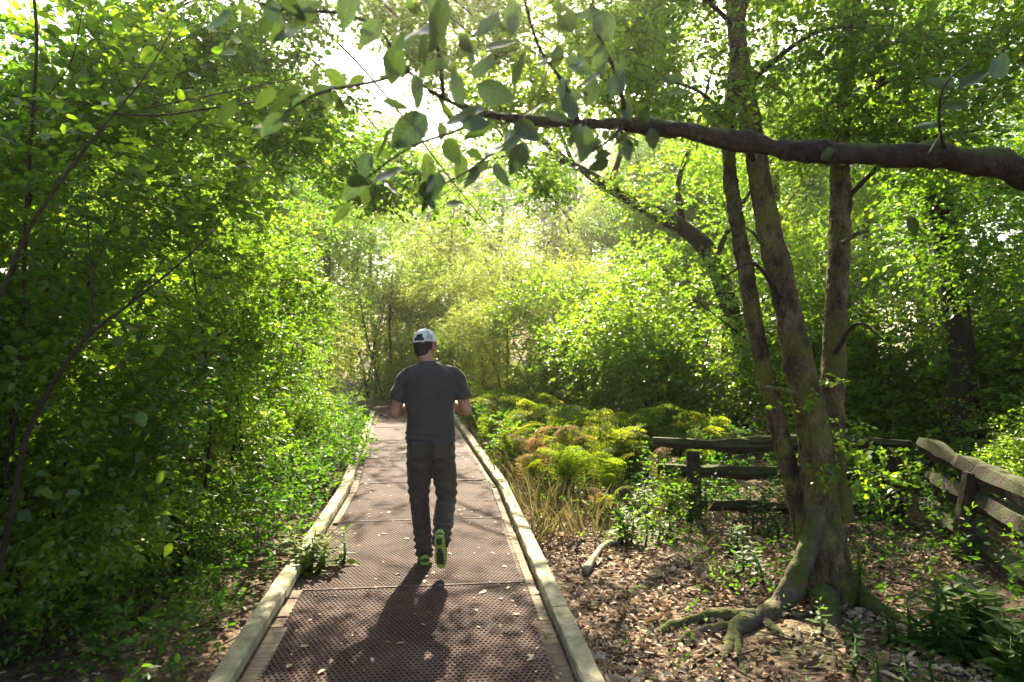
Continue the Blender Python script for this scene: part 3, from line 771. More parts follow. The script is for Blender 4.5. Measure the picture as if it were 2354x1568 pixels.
# ------------------------------------------------------------------ oak out of frame with its mossy limb and the big leaves in front of the lens
def big_leaf_mesh(name, mat, ln=1.0, wd=.62, lobes=0, seed=0):
    g_ = np.random.default_rng(seed); n = 9
    V, Q = [], []
    for i in range(n):
        t = i / (n - 1)
        w = wd / 2 * (math.sin(math.pi * min(1, t * 1.02)) ** .62) * (1 - .25 * t) * (1.12 if t < .6 else 1.0)
        if lobes: w *= 1 + .16 * math.sin(t * lobes * 6.28)
        if i in (0, n - 1): w = .004 if i else .012
        c = -.18 * t * t + .02 * math.sin(t * 9)
        for s in (-1, -.5, 0, .5, 1):
            V.append((s * w, t * ln, c + abs(s) * w * .28 - (s * w) ** 2 * .4 + g_.normal() * .006))
    for i in range(n - 1):
        for j in range(4):
            a = i * 5 + j; Q.append((a, a + 1, a + 6, a + 5))
    g = Geo(); g.add(np.array(V), None, Q, seed * .37 % 1)
    v, t, q = tube([(0, -.16, .02), (0, -.08, .0), (0, 0, 0)], [.012, .010, .009], 5)
    g.add(v, t, q, .4)
    return g.mesh(name, mat, True)

def vein_mat():
    m = M['leaf_oak'].copy(); m.name = 'leaf_oak_large'; nt = m.node_tree; L = nt.links.new
    tc = nt.nodes.new('ShaderNodeTexCoord'); sx = nt.nodes.new('ShaderNodeSeparateXYZ'); L(tc.outputs['Object'], sx.inputs[0])
    def mth(op, a, b=None, c=None):
        n = nt.nodes.new('ShaderNodeMath'); n.operation = op
        for k, q in enumerate((a, b, c)):
            if q is None: continue
            if isinstance(q, (int, float)): n.inputs[k].default_value = q
            else: L(q, n.inputs[k])
        return n.outputs[0]
    ax = mth('ABSOLUTE', sx.outputs['X'])
    w = mth('SINE', mth('MULTIPLY_ADD', sx.outputs['Y'], 52.0, mth('MULTIPLY', ax, -48.0)))
    v = mth('MAXIMUM', mth('POWER', mth('MAXIMUM', w, 0.0), 6.0), mth('LESS_THAN', ax, .014))
    nz = nt.nodes.new('ShaderNodeTexNoise'); nz.inputs['Scale'].default_value = 7.0; nz.inputs['Detail'].default_value = 6; L(tc.outputs['Object'], nz.inputs['Vector'])
    f = mth('MULTIPLY_ADD', v, .55, mth('MULTIPLY_ADD', nz.outputs['Fac'], 1.3, .3))
    for r in [n for n in nt.nodes if n.type == 'VALTORGB']:
        to = [l.to_socket for l in r.outputs[0].links]
        mx = nt.nodes.new('ShaderNodeVectorMath'); mx.operation = 'SCALE'; L(r.outputs[0], mx.inputs[0]); L(f, mx.inputs['Scale'])
        for t in to: L(mx.outputs[0], t)
    return m

def build_oak():
    base = np.array([3.75, 3.15, float(gz(3.75, 3.15))])
    root = link('oak_tree', None, loc=base, label='oak whose mossy limb reaches over the path with large leaves', category='tree')
    s = spline([np.r_[base + [0, 0, -.1], .40], np.r_[base + [0, 0, .5], .31], np.r_[base + [-.05, .05, 1.7], .28], np.r_[base + [.05, .1, 3.4], .25], np.r_[base + [0, .2, 5.6], .19], np.r_[base + [-.2, .2, 8.0], .10]], 50)
    g = Geo(); g.add(*tube(s[:, :3], s[:, 3], 22, .10, 2.5, 4)); link('trunk', g.mesh('trunk', M['bark_dark'], True, base), root)
    lim = [np.r_[base + [0, 0, 2.25], .15], np.r_[P(2420, 412, 2.95), .085], np.r_[P(2330, 385, 2.9), .077], np.r_[P(2180, 362, 2.85), .066], np.r_[P(2020, 355, 2.8), .060], np.r_[P(1900, 352, 2.75), .055], np.r_[P(1780, 340, 2.7), .050], np.r_[P(1680, 322, 2.62), .047], np.r_[P(1560, 300, 2.5), .040], np.r_[P(1440, 285, 2.4), .033], np.r_[P(1330, 285, 2.28), .026], np.r_[P(1230, 278, 2.15), .020], np.r_[P(1120, 262, 2.0), .013], np.r_[P(1020, 225, 1.9), .009], np.r_[P(940, 165, 1.85), .007], np.r_[P(870, 60, 1.8), .005]]
    s = spline(np.array(lim), 170); g = Geo(); g.add(*tube(s[:, :3], s[:, 3] * .78, 26, .26, 9.0, 5, fine=.006))
    limb = link('limb', g.mesh('limb', M['bark_moss'], True, base), root)
    twg = []
    def twig(pts, r0=.006):
        c = np.array([P(*p) for p in pts]); s2 = spline(c, 14); gg = Geo(); gg.add(*tube(s2, np.linspace(r0, r0 * .4, 14), 6, .1, 9)); link('twig', gg.mesh('twig', M['twig'], True, base), limb); twg.append(s2)
    twig([(1330, 285, 2.28), (1300, 200, 2.1), (1240, 110, 1.95), (1200, -20, 1.8)], .010)
    twig([(1230, 278, 2.15), (1160, 330, 2.0), (1080, 390, 1.9), (990, 440, 1.8)])
    twig([(1120, 262, 2.0), (1050, 300, 1.85), (940, 340, 1.75), (830, 420, 1.7)])
    twig([(1020, 225, 1.9), (1010, 130, 1.75), (990, 40, 1.65), (980, -60, 1.6)], .007)
    twig([(940, 165, 1.85), (850, 190, 1.75), (730, 215, 1.7), (640, 270, 1.7)])
    twig([(1440, 285, 2.4), (1420, 180, 2.3), (1370, 60, 2.2), (1360, -60, 2.1)], .009)
    twig([(870, 60, 1.8), (780, 30, 1.75), (640, 20, 1.7), (520, -20, 1.7)])
    twig([(1440, 285, 2.4), (1390, 330, 2.25), (1345, 350, 2.2)])
    twig([(2180, 362, 2.85), (2160, 290, 2.7), (2170, 200, 2.6), (2230, 140, 2.6)], .008)
    vm = vein_mat()
    ms = [big_leaf_mesh('leaf', vm, 1, (.6, .68, .55, .64, .5)[k], 0, k) for k in range(5)]
    spots = [(655, 225, 1.65, 118, 215), (625, 285, 1.66, 88, 225), (715, 320, 1.75, 70, 160), (505, 45, 1.7, 85, 200), (560, 20, 1.72, 80, 150), (610, 60, 1.75, 75, 250), (800, 20, 1.6, 120, 265), (850, 75, 1.72, 95, 240), (1010, 55, 1.5, 150, 262), (1000, 10, 1.6, 110, 300), (930, 95, 1.7, 80, 200), (905, 150, 1.75, 105, 250), (960, 210, 1.7, 95, 280), (940, 300, 1.65, 130, 225), (880, 330, 1.6, 110, 235), (1065, 265, 1.7, 120, 190), (1050, 200, 1.75, 100, 110), (1110, 150, 1.85, 95, 60), (1140, 215, 1.9, 110, 340), (1100, 300, 1.8, 105, 200), (1190, 160, 1.85, 100, 80), (1215, 110, 1.8, 95, 130), (1245, 180, 1.9, 85, 290), (1280, 130, 1.95, 95, 40), (1290, 205, 2.0, 80, 260), (1310, 240, 2.0, 85, 100), (1345, 330, 2.1, 95, 268), (1320, 310, 2.15, 70, 240), (1190, 365, 1.9, 90, 250), (1170, 330, 1.95, 80, 200), (1085, 405, 1.85, 80, 220), (1000, 435, 1.75, 95, 262), (985, 390, 1.8, 90, 285), (890, 400, 1.75, 95, 200), (815, 430, 1.72, 95, 230), (1040, 350, 1.85, 80, 300), (1390, 60, 2.15, 90, 290), (1380, 130, 2.2, 75, 240), (1420, 190, 2.25, 80, 60), (1350, 30, 2.1, 80, 180), (1300, 40, 2.0, 85, 120), (1250, 40, 1.85, 100, 200), (1180, 40, 1.8, 105, 270), (1120, 60, 1.8, 90, 230), (1075, 110, 1.8, 85, 300), (700, 40, 1.72, 85, 230), (745, 215, 1.72, 70, 300), (1230, 250, 2.05, 75, 200), (1275, 265, 2.15, 75, 150), (1440, 250, 2.35, 70, 110), (1480, 270, 2.4, 60, 70), (1500, 320, 2.4, 55, 280), (1360, 210, 2.2, 80, 70), (1210, 300, 2.05, 85, 320), (1150, 100, 1.85, 90, 20), (1330, 150, 2.1, 80, 330), (2130, 290, 2.75, 70, 200), (2200, 240, 2.7, 75, 20), (2240, 180, 2.65, 85, 40), (2280, 200, 2.65, 80, 10), (2160, 190, 2.65, 75, 160), (2300, 150, 2.6, 80, 60), (2150, 330, 2.7, 60, 250), (1900, 355, 2.68, 55, 200), (1560, 210, 2.6, 62, 10), (1545, 180, 2.6, 60, 170), (2100, 520, 2.8, 60, 300)]
    g_ = np.random.default_rng(3)
    for i, (px, py, d, sz, a) in enumerate(spots):
        L_ = sz / FPX * d * .88
        dr = np.array([math.cos(R(a)), g_.uniform(-.35, .35), math.sin(R(a))])
        dr = unit(dr); nv = unit(np.array([g_.normal() * .8, -.55 + g_.normal() * .6, .75 + g_.normal() * .5]))
        sx = unit(np.cross(dr, nv)); nz = np.cross(sx, dr)
        mw = Matrix(((sx[0], dr[0], nz[0]), (sx[1], dr[1], nz[1]), (sx[2], dr[2], nz[2])))
        p = P(px, py, d) - dr * L_ * .5
        link('leaf', ms[i % 5], limb, p - base, mw.to_euler(), L_)
    for s2 in twg[:8]:
        for q in range(15):
            j = g_.integers(3, 14); p = s2[j] + g_.normal(size=3) * [.03, .05, .03]
            dr = unit(g_.normal(size=3) * [1, .6, .6] + [-.1, 0, -.45]); nv = unit(g_.normal(size=3) * .6 + [0, -.4, .8])
            sx = unit(np.cross(dr, nv)); nz = np.cross(sx, dr)
            mw = Matrix(((sx[0], dr[0], nz[0]), (sx[1], dr[1], nz[1]), (sx[2], dr[2], nz[2])))
            link('leaf', ms[q % 5], limb, p - base, mw.to_euler(), float(g_.uniform(.045, .085)))
    # unseen high crown, spread over the camera to hold back skylight
    lobes = [(2.6, 3.2, 6.6, 2.6, 2.4, 1.3), (4.4, 3.8, 6.2, 2.2, 2.2, 1.5), (.6, 2.6, 6.2, 2.0, 2.0, .9), (3.4, 1.4, 7.6, 2.2, 2.2, 1.4), (1.5, .2, 6.6, 2.0, 2.0, 1.1), (3.6, 4.2, 8.6, 2.0, 2.0, 1.3)]
    g = crown(lobes, 4200, .105, .6, .42, 9, 'diamond', .25, 1.6, -.15, .8, 4, 31)
    link('crown', g.mesh('crown', M['leaf_oak'], False, base), root, kind='stuff')
    for i, lo in enumerate(lobes):
        c = np.array(lo[:3]); s = spline([base + [0, .1, 3.4 + .35 * i], (base + [0, .1, 4.2] + c) / 2 + [0, 0, .2], c], 12)
        g = Geo(); g.add(*tube(s, np.linspace(.09, .02, 12), 8, .1)); link('branch', g.mesh('branch', M['bark_dark'], True, base), root)
build_oak()

# ------------------------------------------------------------------ split-rail fence
def build_fence(name, label, pts, rail_h, posts, sag):
    base = np.array([pts[0][0], pts[0][1], float(gz(*pts[0]))])
    root = link(name, None, loc=base, label=label, category='fence', group='split-rail fence sections')
    a, b = np.array(pts[0]), np.array(pts[1]); L_ = np.linalg.norm(b - a); d = (b - a) / L_; s = np.array([d[1], -d[0]])
    for f in posts:
        p = a + d * L_ * f; z = float(gz(*p))
        pp = [np.r_[p + s * .02, z - .2], np.r_[p + s * .015, z + .3], np.r_[p + s * rng.uniform(-.05, .05), z + .70]]
        g = Geo(); g.add(*tube(spline(pp, 12), np.linspace(.085, .07, 12), 7, .14, 5, 2)); link('post', g.mesh('post', M['rail'], False, base), root)
    for i, (f0, f1, h0, h1, r) in enumerate(rail_h):
        p0, p1 = a + d * L_ * f0, a + d * L_ * f1
        off = s * (-.085 if i % 2 else -.10)
        q0 = np.r_[p0 + off, float(gz(*p0)) + h0]; q1 = np.r_[p1 + off, float(gz(*p1)) + h1]
        c = spline([q0, (q0 + q1) / 2 + [0, 0, sag * (1 if i % 2 else -1)], q1], 20)
        c += np.stack([noise(c, 1.2, k) * .018 for k in (0, 1, 2)], -1)
        v, t, q = tube(c, np.interp(np.linspace(0, 1, 20), [0, .08, .5, .94, 1], [r * .75, r, r * 1.1, r, r * .7]), 6, .34, 5, i % 6)
        g = Geo(); g.add(v, t, q); link('rail', g.mesh('rail', M['rail'], False, base), root)
build_fence('split_rail_fence', 'rough split-rail fence crossing behind the three-stemmed birch', ((1.45, 7.0), (3.75, 6.55)), [(.0, .62, .80, .74, .062), (.02, 1.02, .50, .40, .068), (.18, 1.0, .14, .10, .066), (.40, 1.05, .80, .72, .060)], (.17, .97), .02)
build_fence('split_rail_fence', 'rough split-rail fence sloping down past the ferny plant clump', ((3.78, 6.45), (3.15, 2.9)), [(.0, .62, .76, .70, .085), (.05, .72, .50, .40, .078), (.0, .9, .22, .10, .075), (.55, 1.05, .62, .66, .08), (.6, 1.05, .30, .34, .07)], (.30, .98), .03)

# ------------------------------------------------------------------ shrubs and trees
def stem_geo(geo, c, r0, r1, sides=8, n=20, bump=.1, k=0):
    s = spline(c, n); geo.add(*tube(s, np.linspace(r0, r1, n), sides, bump, 4, k))

def make_shrub(name, seed, lobes, stems, n, ll, wr, k, mat, tl=.32, shape='oval', gap=-.2, droop=.25, label=None, category='shrub', group=None, loc=(0, 0, 0), rot=0, scale=1, shell=1.8, bark='twig', gf=1.0, flat=.5):
    root = link(name, None, loc=loc, rot=(0, 0, rot), scale=scale, label=label, category=category, group=group)
    for i, (c, r0, r1) in enumerate(stems):
        g = Geo(); stem_geo(g, c, r0, r1, 8, 22, .1, i % 6); link('stem', g.mesh('stem', M[bark], True), root)
    tw = Geo()
    g = crown(lobes, n, ll, wr, tl, k, shape, droop, shell, gap, gf, seed % 6, seed, tw, flat)
    link('crown', g.mesh('crown', M[mat], False), root, kind='stuff')
    link('fine_twigs', tw.mesh('fine_twigs', M['twig'], False), root, kind='stuff')
    return root

def auto_stems(seed, lobes, n=6, r=.03, spread=.25):
    g = np.random.default_rng(seed); out = []
    for i in range(n):
        lo = np.array(lobes[i % len(lobes)]); e = lo[:3] + g.normal(size=3) * lo[3:6] * .35
        b = np.array([g.normal() * spread, g.normal() * spread, -.1])
        m = b * .6 + e * .4 + np.array([g.normal() * .2, g.normal() * .2, .3])
        out.append(([b, m, e], r * g.uniform(.7, 1.2), .006))
    return out

def at_ground(x, y): return (x, y, float(gz(x, y)))

# --- the hedge of hazels along the left of the path
HZ = [(0, 0, 1.1, 1.25, 1.35, 1.1), (.3, -.2, 2.5, 1.45, 1.5, 1.1), (-.3, .3, 3.8, 1.4, 1.5, 1.0), (.5, .6, 3.3, 1.2, 1.2, .9), (-.2, -.7, 1.7, 1.0, 1.0, .9)]
hz1 = make_shrub('hazel_shrub', 41, HZ, auto_stems(1, HZ, 8, .028), 2700, .072, .74, 9, 'leaf_hazel', .32, 'oval', .04, .25,
                 'hazel bush with thin diagonal stems at the picture edge, next to the dark fern', loc=at_ground(-3.25, 4.3), group='hazels along the boardwalk', gf=1.6)
HZb = [(0, 0, 1.0, 1.2, 1.4, 1.0), (.2, .3, 2.3, 1.5, 1.5, 1.1), (-.2, -.3, 3.6, 1.5, 1.5, 1.2), (.3, .2, 4.9, 1.3, 1.3, 1.0), (.7, -.6, 1.5, .9, .9, .8)]
hz2 = make_shrub('hazel_shrub', 43, HZb, auto_stems(2, HZb, 8, .03), 2600, .066, .72, 9, 'leaf_hazel', .32, 'oval', .05, .25,
                 'tall sunlit hazel bush leaning over the kerb opposite the walker', loc=at_ground(-3.6, 7.1), rot=.6, group='hazels along the boardwalk', gf=1.6, scale=.78)
for src, x, y, rz, sc, lb in [(hz1, -4.9, 5.6, 2.1, 1.0, 'hazel bush rising behind the thin-stemmed one at the picture edge'),
                              (hz1, -4.6, 9.6, 1.0, .85, 'hazel bush standing just past the leaning one on the same side'),
                              (hz2, -5.9, 8.2, 3.4, .85, 'tall hazel bush in the second row beside the boardwalk'),
                              (hz2, -5.3, 12.2, 2.2, 1.15, 'pale hazy hazel bush by the bend of the boardwalk'),
                              (hz1, -2.75, 3.75, 1.7, .62, 'low dark hazel bush spreading over the bare soil by the near kerb'),
                              (hz2, -2.55, 5.0, 3.7, .50, 'low leafy hazel bush facing the yellow-green sprig'),
                              (hz1, -2.75, 6.3, 5.1, .60, 'low hazel bush along the kerb just before the ferns'),
                              (hz2, -3.05, 8.6, .9, .55, 'small hazel bush spilling onto the kerb level with the dead bracken'),
                              (hz1, -3.5, 10.4, 2.9, .6, 'small pale hazel bush by the kerb before the bend'),
                              (hz2, -4.3, 21.6, 1.3, 1.15, 'hazy hazel bush beyond the bend, paler than its neighbours'),
                              (hz1, -2.5, 20.6, 2.0, .9, 'hazy hazel bush closing the view past the walker'),
                              (hz1, -3.35, 2.0, 4.2, .95, 'dark shaded hazel bush lowest at the picture edge')]:
    c = copy_tree(src); c.location = at_ground(x, y); c.rotation_euler = (0, 0, rz); c.scale = (sc,) * 3; c['label'] = lb

hz3 = make_shrub('willow_shrub', 44, HZ, auto_stems(4, HZ, 7, .026), 2600, .085, .30, 10, 'leaf_willow', .36, 'lance', -.02, .3,
                 'silvery narrow-leaved willow bush among the hazels', loc=at_ground(-4.3, 8.3), rot=1.2, group='willow bushes in the hedge', scale=.75)
for x, y, rz, sc, lb in [(-1.25, 18.3, 3.1, 1.0, 'pale willow bush straight past the end of the visible kerb'), (-4.9, 14.6, 2.4, 1.0, 'pale willow bush on the inside of the path bend'), (-.4, 14.9, 4.0, .75, 'pale willow bush behind the walker at the far kerb'), (.9, 16.6, .6, 1.05, 'tall pale willow bush where the kerb disappears')]:
    c = copy_tree(hz3); c.location = at_ground(x, y); c.rotation_euler = (0, 0, rz); c.scale = (sc,) * 3; c['label'] = lb

def leaning_stems():
    """long bare stems that show in front of the hedge"""
    defs = [('slender bare sapling stem leaning through the hazel hedge, forked halfway', [[(25, 1180, 3.0, .016), (60, 1010, 3.0, .015), (125, 880, 3.0, .013), (200, 775, 3.0, .012), (290, 705, 3.0, .009), (420, 600, 3.1, .006), (520, 500, 3.2, .004)], [(205, 770, 3.0, .008), (212, 680, 3.02, .007), (205, 560, 3.05, .005), (195, 450, 3.1, .003)], [(290, 705, 3.0, .007), (345, 640, 3.0, .005), (420, 540, 3.05, .003)]]),
            ('thin leaning stem at the picture edge with a long drooping twig', [[(-60, 860, 2.7, .013), (10, 660, 2.75, .012), (60, 540, 2.8, .010), (130, 430, 2.85, .009), (230, 300, 2.9, .007), (330, 180, 3.0, .005), (400, 60, 3.1, .004)], [(255, 262, 2.92, .006), (370, 265, 2.9, .006), (480, 250, 2.9, .005), (620, 232, 2.9, .004), (760, 235, 2.95, .003), (880, 245, 3.0, .002)], [(330, 250, 2.9, .004), (520, 212, 2.9, .004), (640, 188, 2.95, .003), (760, 170, 3.0, .002)]]),
            ('dark bare stem rising in the top corner of the hedge', [[(40, 900, 3.6, .014), (60, 500, 3.6, .013), (75, 260, 3.6, .012), (85, 90, 3.6, .011), (70, -80, 3.6, .010)], [(75, 260, 3.6, .007), (160, 150, 3.55, .005), (190, 20, 3.55, .004)]])]
    for lb, segs in defs:
        b = P(*segs[0][0][:3]); b2 = np.array([b[0] - .25, b[1] + .05, float(gz(b[0] - .25, b[1] + .05))])
        root = link('sapling', None, loc=b2, label=lb, category='sapling')
        for i, sg in enumerate(segs):
            c = [np.r_[P(*q[:3]), q[3]] for q in sg]
            if i == 0: c = [np.r_[b2 + [0, 0, -.05], sg[0][3] * 1.5]] + c
            s = spline(np.array(c), 40); g = Geo(); g.add(*tube(s[:, :3], np.maximum(s[:, 3] * .75, .0015), 7, .08, 5, i)); link('stem', g.mesh('stem', M['twig'], True, b2), root)
leaning_stems()

def single_leaves(root, boxes, n, size, seed, mat='leaf_hazel', wd=.72):
    g = np.random.default_rng(seed)
    ms = [big_leaf_mesh('leaf', M[mat], 1, wd * f, 0, 60 + seed + k) for k, f in enumerate((1, .9, 1.08))]
    inv = (Matrix.Translation(root.location) @ root.rotation_euler.to_matrix().to_4x4() @ Matrix.Diagonal((*root.scale, 1))).inverted()
    for i in range(n):
        a0, a1, b0, b1, d0, d1 = boxes[i % len(boxes)]
        p = P(g.uniform(a0, a1), g.uniform(b0, b1), g.uniform(d0, d1))
        dr = unit(g.normal(size=3) * [1, 1, .35] + [.25, -.2, -.35]); nv = unit(np.array([0, -.1, 1.]) + g.normal(size=3) * .35)
        sx = unit(np.cross(dr, nv)); nz = np.cross(sx, dr)
        mw = Matrix(((sx[0], dr[0], nz[0]), (sx[1], dr[1], nz[1]), (sx[2], dr[2], nz[2])))
        link('leaf', ms[i % 3], root, inv @ Vector(p), (root.rotation_euler.to_matrix().inverted() @ mw).to_euler(), float(size * g.uniform(.65, 1.2) / root.scale[0]))
single_leaves(hz1, [(0, 330, 60, 560, 3.3, 4.6), (0, 420, 600, 1050, 3.2, 4.3), (30, 400, 900, 1280, 3.3, 4.3), (100, 560, 0, 300, 3.4, 4.8)], 260, .082, 1)
single_leaves(hz2, [(380, 760, 350, 800, 5.4, 6.4), (420, 680, 750, 1080, 5.4, 6.4)], 180, .085, 2)

# --- the tree whose thin boughs close the view above the path
def build_overhang():
    base = np.array(at_ground(-4.55, 6.4))
    root = link('alder_tree', None, loc=base, label='slim tree among the hazels whose leafy boughs arch across the path', category='tree')
    tr = [np.r_[base + [0, 0, -.1], .12], np.r_[base + [.05, 0, 1.5], .095], np.r_[base + [.3, 0, 3.2], .075], np.r_[base + [.9, .1, 4.6], .055], np.r_[base + [1.7, .1, 5.6], .035], np.r_[base + [2.6, .2, 6.3], .02]]
    s = spline(np.array(tr), 50); g = Geo(); g.add(*tube(s[:, :3], s[:, 3], 12, .1, 2.6, 1)); link('trunk', g.mesh('trunk', M['bark_dark'], True, base), root)
    gg = np.random.default_rng(64); px = []
    for a in range(430, 1560, 92):
        for b in range(-60, 470, 95):
            x_, y_ = a + gg.normal() * 28, b + gg.normal() * 28
            if math.hypot((x_ - 820) / 1.05, y_ - 165) < 128: continue
            if y_ > 330 and x_ > 1330: continue
            d_ = np.interp(x_, [140, 500, 900, 1600], [4.8, 5.6, 7.2, 8.0]) + gg.normal() * .5 + (y_ > 300) * .8
            px.append((x_, y_, d_, gg.uniform(.34, .55)))
    lo = [(*P(a, b, d), r * 1.15, r * 1.15, r * .8) for a, b, d, r in px]
    tw = Geo()
    for i, c in list(enumerate(lo))[::3]:
        e = np.array(c[:3]); j = min(48, int(18 + 26 * np.clip((px[i][0] - 200) / 1000, 0, 1)))
        m_ = (s[j, :3] + e) / 2 + [0, 0, .35]
        s2 = spline([s[j, :3], m_, e, e + (e - m_) * .3], 16); g = Geo(); g.add(*tube(s2, np.linspace(.020, .004, 16), 6, .1)); link('branch', g.mesh('branch', M['twig'], True, base), root)
    g = crown(lo, 6200, .062, .74, .30, 8, 'oval', .25, .7, -.3, 1.6, 3, 63, tw, flat=.42)
    link('crown', g.mesh('crown', M['leaf_hazel'], False, base), root, kind='stuff')
    link('fine_twigs', tw.mesh('fine_twigs', M['twig'], False, base), root, kind='stuff')
build_overhang()

# --- right-hand shrubs
RB = [(0, 0, 1.2, 1.5, 1.3, 1.2), (.5, .2, 2.3, 1.5, 1.3, 1.0), (-.9, .1, 1.6, 1.1, 1.1, .9), (1.0, 0, 1.3, 1.1, 1.1, 1.0)]
rb1 = make_shrub('sallow_shrub', 51, RB, auto_stems(3, RB, 7, .035), 2500, .085, .72, 8, 'leaf_birch', .36, 'diamond', .10, .2,
                 'sunlit yellow-green bush behind the bracken, lower than the arching tree', loc=at_ground(2.4, 11.2), group='bushes behind the bracken')
for x, y, rz, sc, lb in [(4.6, 10.4, 1.4, 1.05, 'yellow-green bush between the arching tree and the birch stems'),
                         (6.6, 9.6, 2.9, 1.15, 'bright bush beyond the fence corner, in line with the third birch stem'),
                         (5.6, 7.4, 4.4, .9, 'shaded bush directly behind the sloping fence'),
                         (7.6, 7.8, .8, 1.2, 'leafy bush at the picture edge above the sloping fence'),
                         (1.2, 14.5, 3.7, 1.0, 'pale bush standing where the boardwalk goes out of sight'),
                         (3.0, 14.6, 1.1, 1.25, 'broad bush behind the sunlit yellow-green one'),
                         (4.55, 5.6, .4, .42, 'low leafy bush half hiding the sloping fence from behind'),
                         (4.4, 8.6, 5.3, .72, 'low bush just behind the crossing fence')]:
    c = copy_tree(rb1); c.location = at_ground(x, y); c.rotation_euler = (0, 0, rz); c.scale = (sc,) * 3; c['label'] = lb

# --- the dark tree that arches in from the right
def build_arch():
    base = np.array(at_ground(4.1, 12.2))
    root = link('arching_tree', None, loc=base, label='dark tree whose trunk arches over toward the path', category='tree')
    tr = [np.r_[base + [0, 0, -.1], .20], np.r_[base + [0, 0, 1.4], .17], np.r_[P(1640, 600, 11.8), .15], np.r_[P(1570, 525, 11.5), .135], np.r_[P(1490, 480, 11.2), .115], np.r_[P(1400, 430, 10.9), .085], np.r_[P(1320, 380, 10.6), .05], np.r_[P(1240, 350, 10.4), .025]]
    s = spline(np.array(tr), 60); g = Geo(); g.add(*tube(s[:, :3], s[:, 3], 14, .12, 2.2, 3)); link('trunk', g.mesh('trunk', M['bark_dark'], True, base), root)
    for i, q in enumerate([[(1570, 525, 11.5), (1560, 420, 11.3), (1600, 300, 11.2), (1640, 150, 11.4)], [(1640, 600, 11.8), (1700, 480, 12), (1800, 330, 12.2)], [(1400, 430, 10.9), (1430, 330, 10.8), (1410, 220, 10.8)]]):
        s = spline([P(*a) for a in q], 16); g = Geo(); g.add(*tube(s, np.linspace(.06, .012, 16), 7, .1)); link('branch', g.mesh('branch', M['bark_dark'], True, base), root)
    lo = [(*P(1600, 380, 11.3), 1.1, 1.0, .6), (*P(1430, 410, 10.9), .6, .6, .3), (*P(1330, 620, 10.6), .45, .5, .3), (*P(1640, 200, 11.5), 1.3, 1.0, .7), (*P(1800, 300, 12.2), 1.2, 1.0, .9), (*P(1260, 400, 10.5), .4, .4, .25), (*P(1700, 520, 11.6), .9, .8, .6), (*P(1450, 240, 11), .9, .9, .5), (*P(1500, 80, 11.5), 1.4, 1.2, .8), (*P(1500, 470, 10.7), .5, .4, .35), (*P(1590, 540, 11.0), .55, .4, .4), (*P(1410, 425, 10.5), .4, .3, .3), (*P(1230, 190, 11), .65, .7, .4), (*P(1340, 120, 11), .7, .7, .45), (*P(1290, 320, 11), .4, .5, .3), (*P(1130, 60, 12), .7, .7, .45), (*P(930, 60, 13), .6, .7, .4)]
    bo = [(-1.0, 12.5, 5.7, 1.7, 1.0, .45), (-1.5, 14.6, 4.9, 1.6, 1.3, .5), (-.1, 11.2, 6.1, 1.0, .9, .4), (-2.0, 16.6, 5.0, 1.5, 1.2, .5), (-2.3, 13.2, 6.6, 1.0, 1.0, .4)]  # boughs added over the path to dapple it with shade
    for c in bo:
        e = np.array(c[:3]); p0 = P(1320, 380, 10.6)
        s2 = spline([p0, (p0 + e) / 2 + [0, 0, .4], e, e + [-.6, .2, -.1]], 16); g = Geo(); g.add(*tube(s2, np.linspace(.035, .006, 16), 6, .1)); link('branch', g.mesh('branch', M['bark_dark'], True, base), root)
    bm = [(-1.3, 13.0, 5.2, 1.5, .8, .4), (-1.6, 14.8, 5.0, 1.6, 1.2, .5), (-2.1, 16.6, 5.2, 1.5, 1.2, .5), (-.4, 13.8, 5.0, .9, .9, .4)]  # more boughs, added to dapple the middle of the path
    g = crown(bm, 330, .07, .74, .34, 8, 'oval', .25, .8, .1, 1.9, 2, 66)
    link('dapple_bough', g.mesh('dapple_bough', M['leaf_birch'], False, base), root, kind='stuff')
    g = crown(bo, 240, .07, .74, .34, 8, 'oval', .25, .8, .05, 1.5, 4, 64)
    link('dapple_bough', g.mesh('dapple_bough', M['leaf_birch'], False, base), root, kind='stuff')
    g = crown(lo, 2000, .075, .7, .34, 8, 'diamond', .25, 1.2, .0, 1.2, 2, 61)
    link('crown', g.mesh('crown', M['leaf_birch'], False, base), root, kind='stuff')
build_arch()

